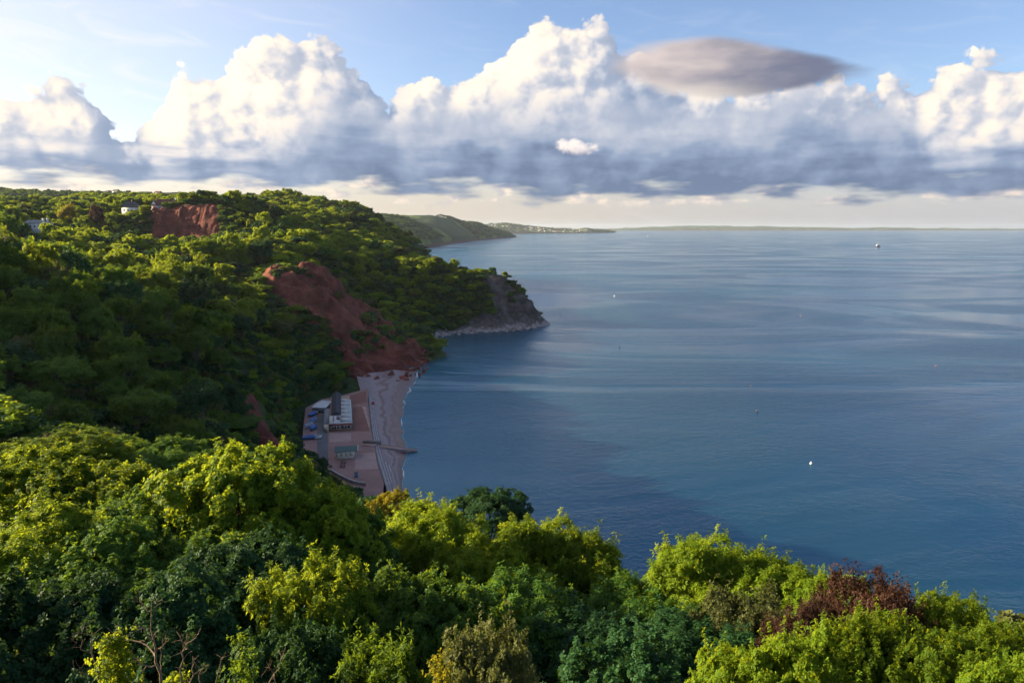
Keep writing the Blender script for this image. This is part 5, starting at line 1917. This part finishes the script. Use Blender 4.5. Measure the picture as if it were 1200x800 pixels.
for k, (pts, a0, a1) in enumerate(LIMBS):
    a0, a1 = a0 * 0.62, a1 * 0.6
    Q, r_ = limb(pts, a0, a1, DT, 0.02, k + 5)
    if pts[0][1] >= 825 and k:
        Q = np.concatenate([np.array([[root.x, root.y, Q[0, 2] - 1.6]]), Q])
        r_ = np.r_[a0 * 1.2, r_]
    parts = [tube(Q - off, r_, 6)]
    gk = np.random.default_rng(k + 40)
    for q in range(9):                        # knobbly side twigs
        i = gk.integers(3, len(Q) - 1)
        e = Q[i] + unit(gk.normal(size=3) + np.array([0, 0, .6])) * gk.uniform(0.05, 0.24)
        parts.append(tube(np.array([Q[i], (Q[i] + e) / 2 + gk.normal(0, .01, 3), e]) - off, [r_[i] * .5, r_[i] * .35, 0.003], 4))
    Vt, Ft = join(parts)
    link('branch', mesh_np('branch', Vt, Ft, M_dead, smooth=True), dt)


# slim leafy saplings that catch the sun beside it
def sapling(px_, py_, D_, hgt_px, w_, lab, mat, n=260, seed=1):
    top_ = at_depth(px_, py_, D_)
    bot = at_depth(px_, py_ + hgt_px, D_)
    gz_ = float(H(top_.x, top_.y))
    o = empty('sapling', (top_.x, top_.y, gz_))
    tag(o, lab, 'sapling')
    g_ = np.random.default_rng(seed)
    hh = top_.z - gz_
    leafy = top_.z - bot.z
    t = g_.random(n)
    P = np.stack([g_.normal(0, w_, n) * (0.35 + 0.65 * np.sin(np.clip(t, 0, 1) * 2.6)), g_.normal(0, w_, n) * 0.8, hh - leafy * t], 1)
    N = np.stack([P[:, 0] * 3, P[:, 1] * 3, np.full(n, 0.5)], 1) + g_.normal(0, 0.4, (n, 3))
    me = leaves_mesh('leaves', P, N, 0.06, 0.36, 6, seed + 9, 0.3)
    me.materials.append(mat)
    link('crown', me, o)
    Vt, Ft = tube([(0, 0, -0.2), (0.03, 0.02, hh * 0.5), (0, 0, hh)], [0.05, 0.03, 0.006], 6)
    link('trunk', mesh_np('trunk', Vt, Ft, M_bark, smooth=True), o)


sapling(131, 743, 10.5, 75, 0.15, 'slim bright yellow green sapling beside the dead branches', L_YELLOW, 480, 3)
sapling(281, 741, 12.5, 80, 0.16, 'slender green sapling right of the dead branches', L_GREEN, 200, 4)
sapling(515, 772, 13.5, 60, 0.2, 'yellow leafed sapling top at the bottom edge near the centre', L_GOLD, 220, 5)
sapling(205, 788, 12.0, 40, 0.16, 'tuft of yellow green leaves behind the dead branches', L_YELLOW, 200, 6)


# ================================================================== haze
def make_haze():
    m = bpy.data.materials.new('haze_air')
    m.use_nodes = True
    nt = m.node_tree
    nt.nodes.clear()
    o_ = nt.nodes.new('ShaderNodeOutputMaterial')
    pv = nt.nodes.new('ShaderNodeVolumePrincipled')
    pv.inputs['Color'].default_value = (0.68, 0.80, 0.96, 1)
    pv.inputs['Density'].default_value = HAZE
    pv.inputs['Anisotropy'].default_value = 0.2
    nt.links.new(pv.outputs[0], o_.inputs['Volume'])
    top = max(230.0, CAM_H + 5)
    me = mesh_np('haze', *box_vf(-61000, 61000, -450, 42500, -7.5, top), m)
    tag(link('haze', me), 'thin evening sea haze filling the bay', None, None, 'stuff')


HAZE = 2.1e-5
make_haze()
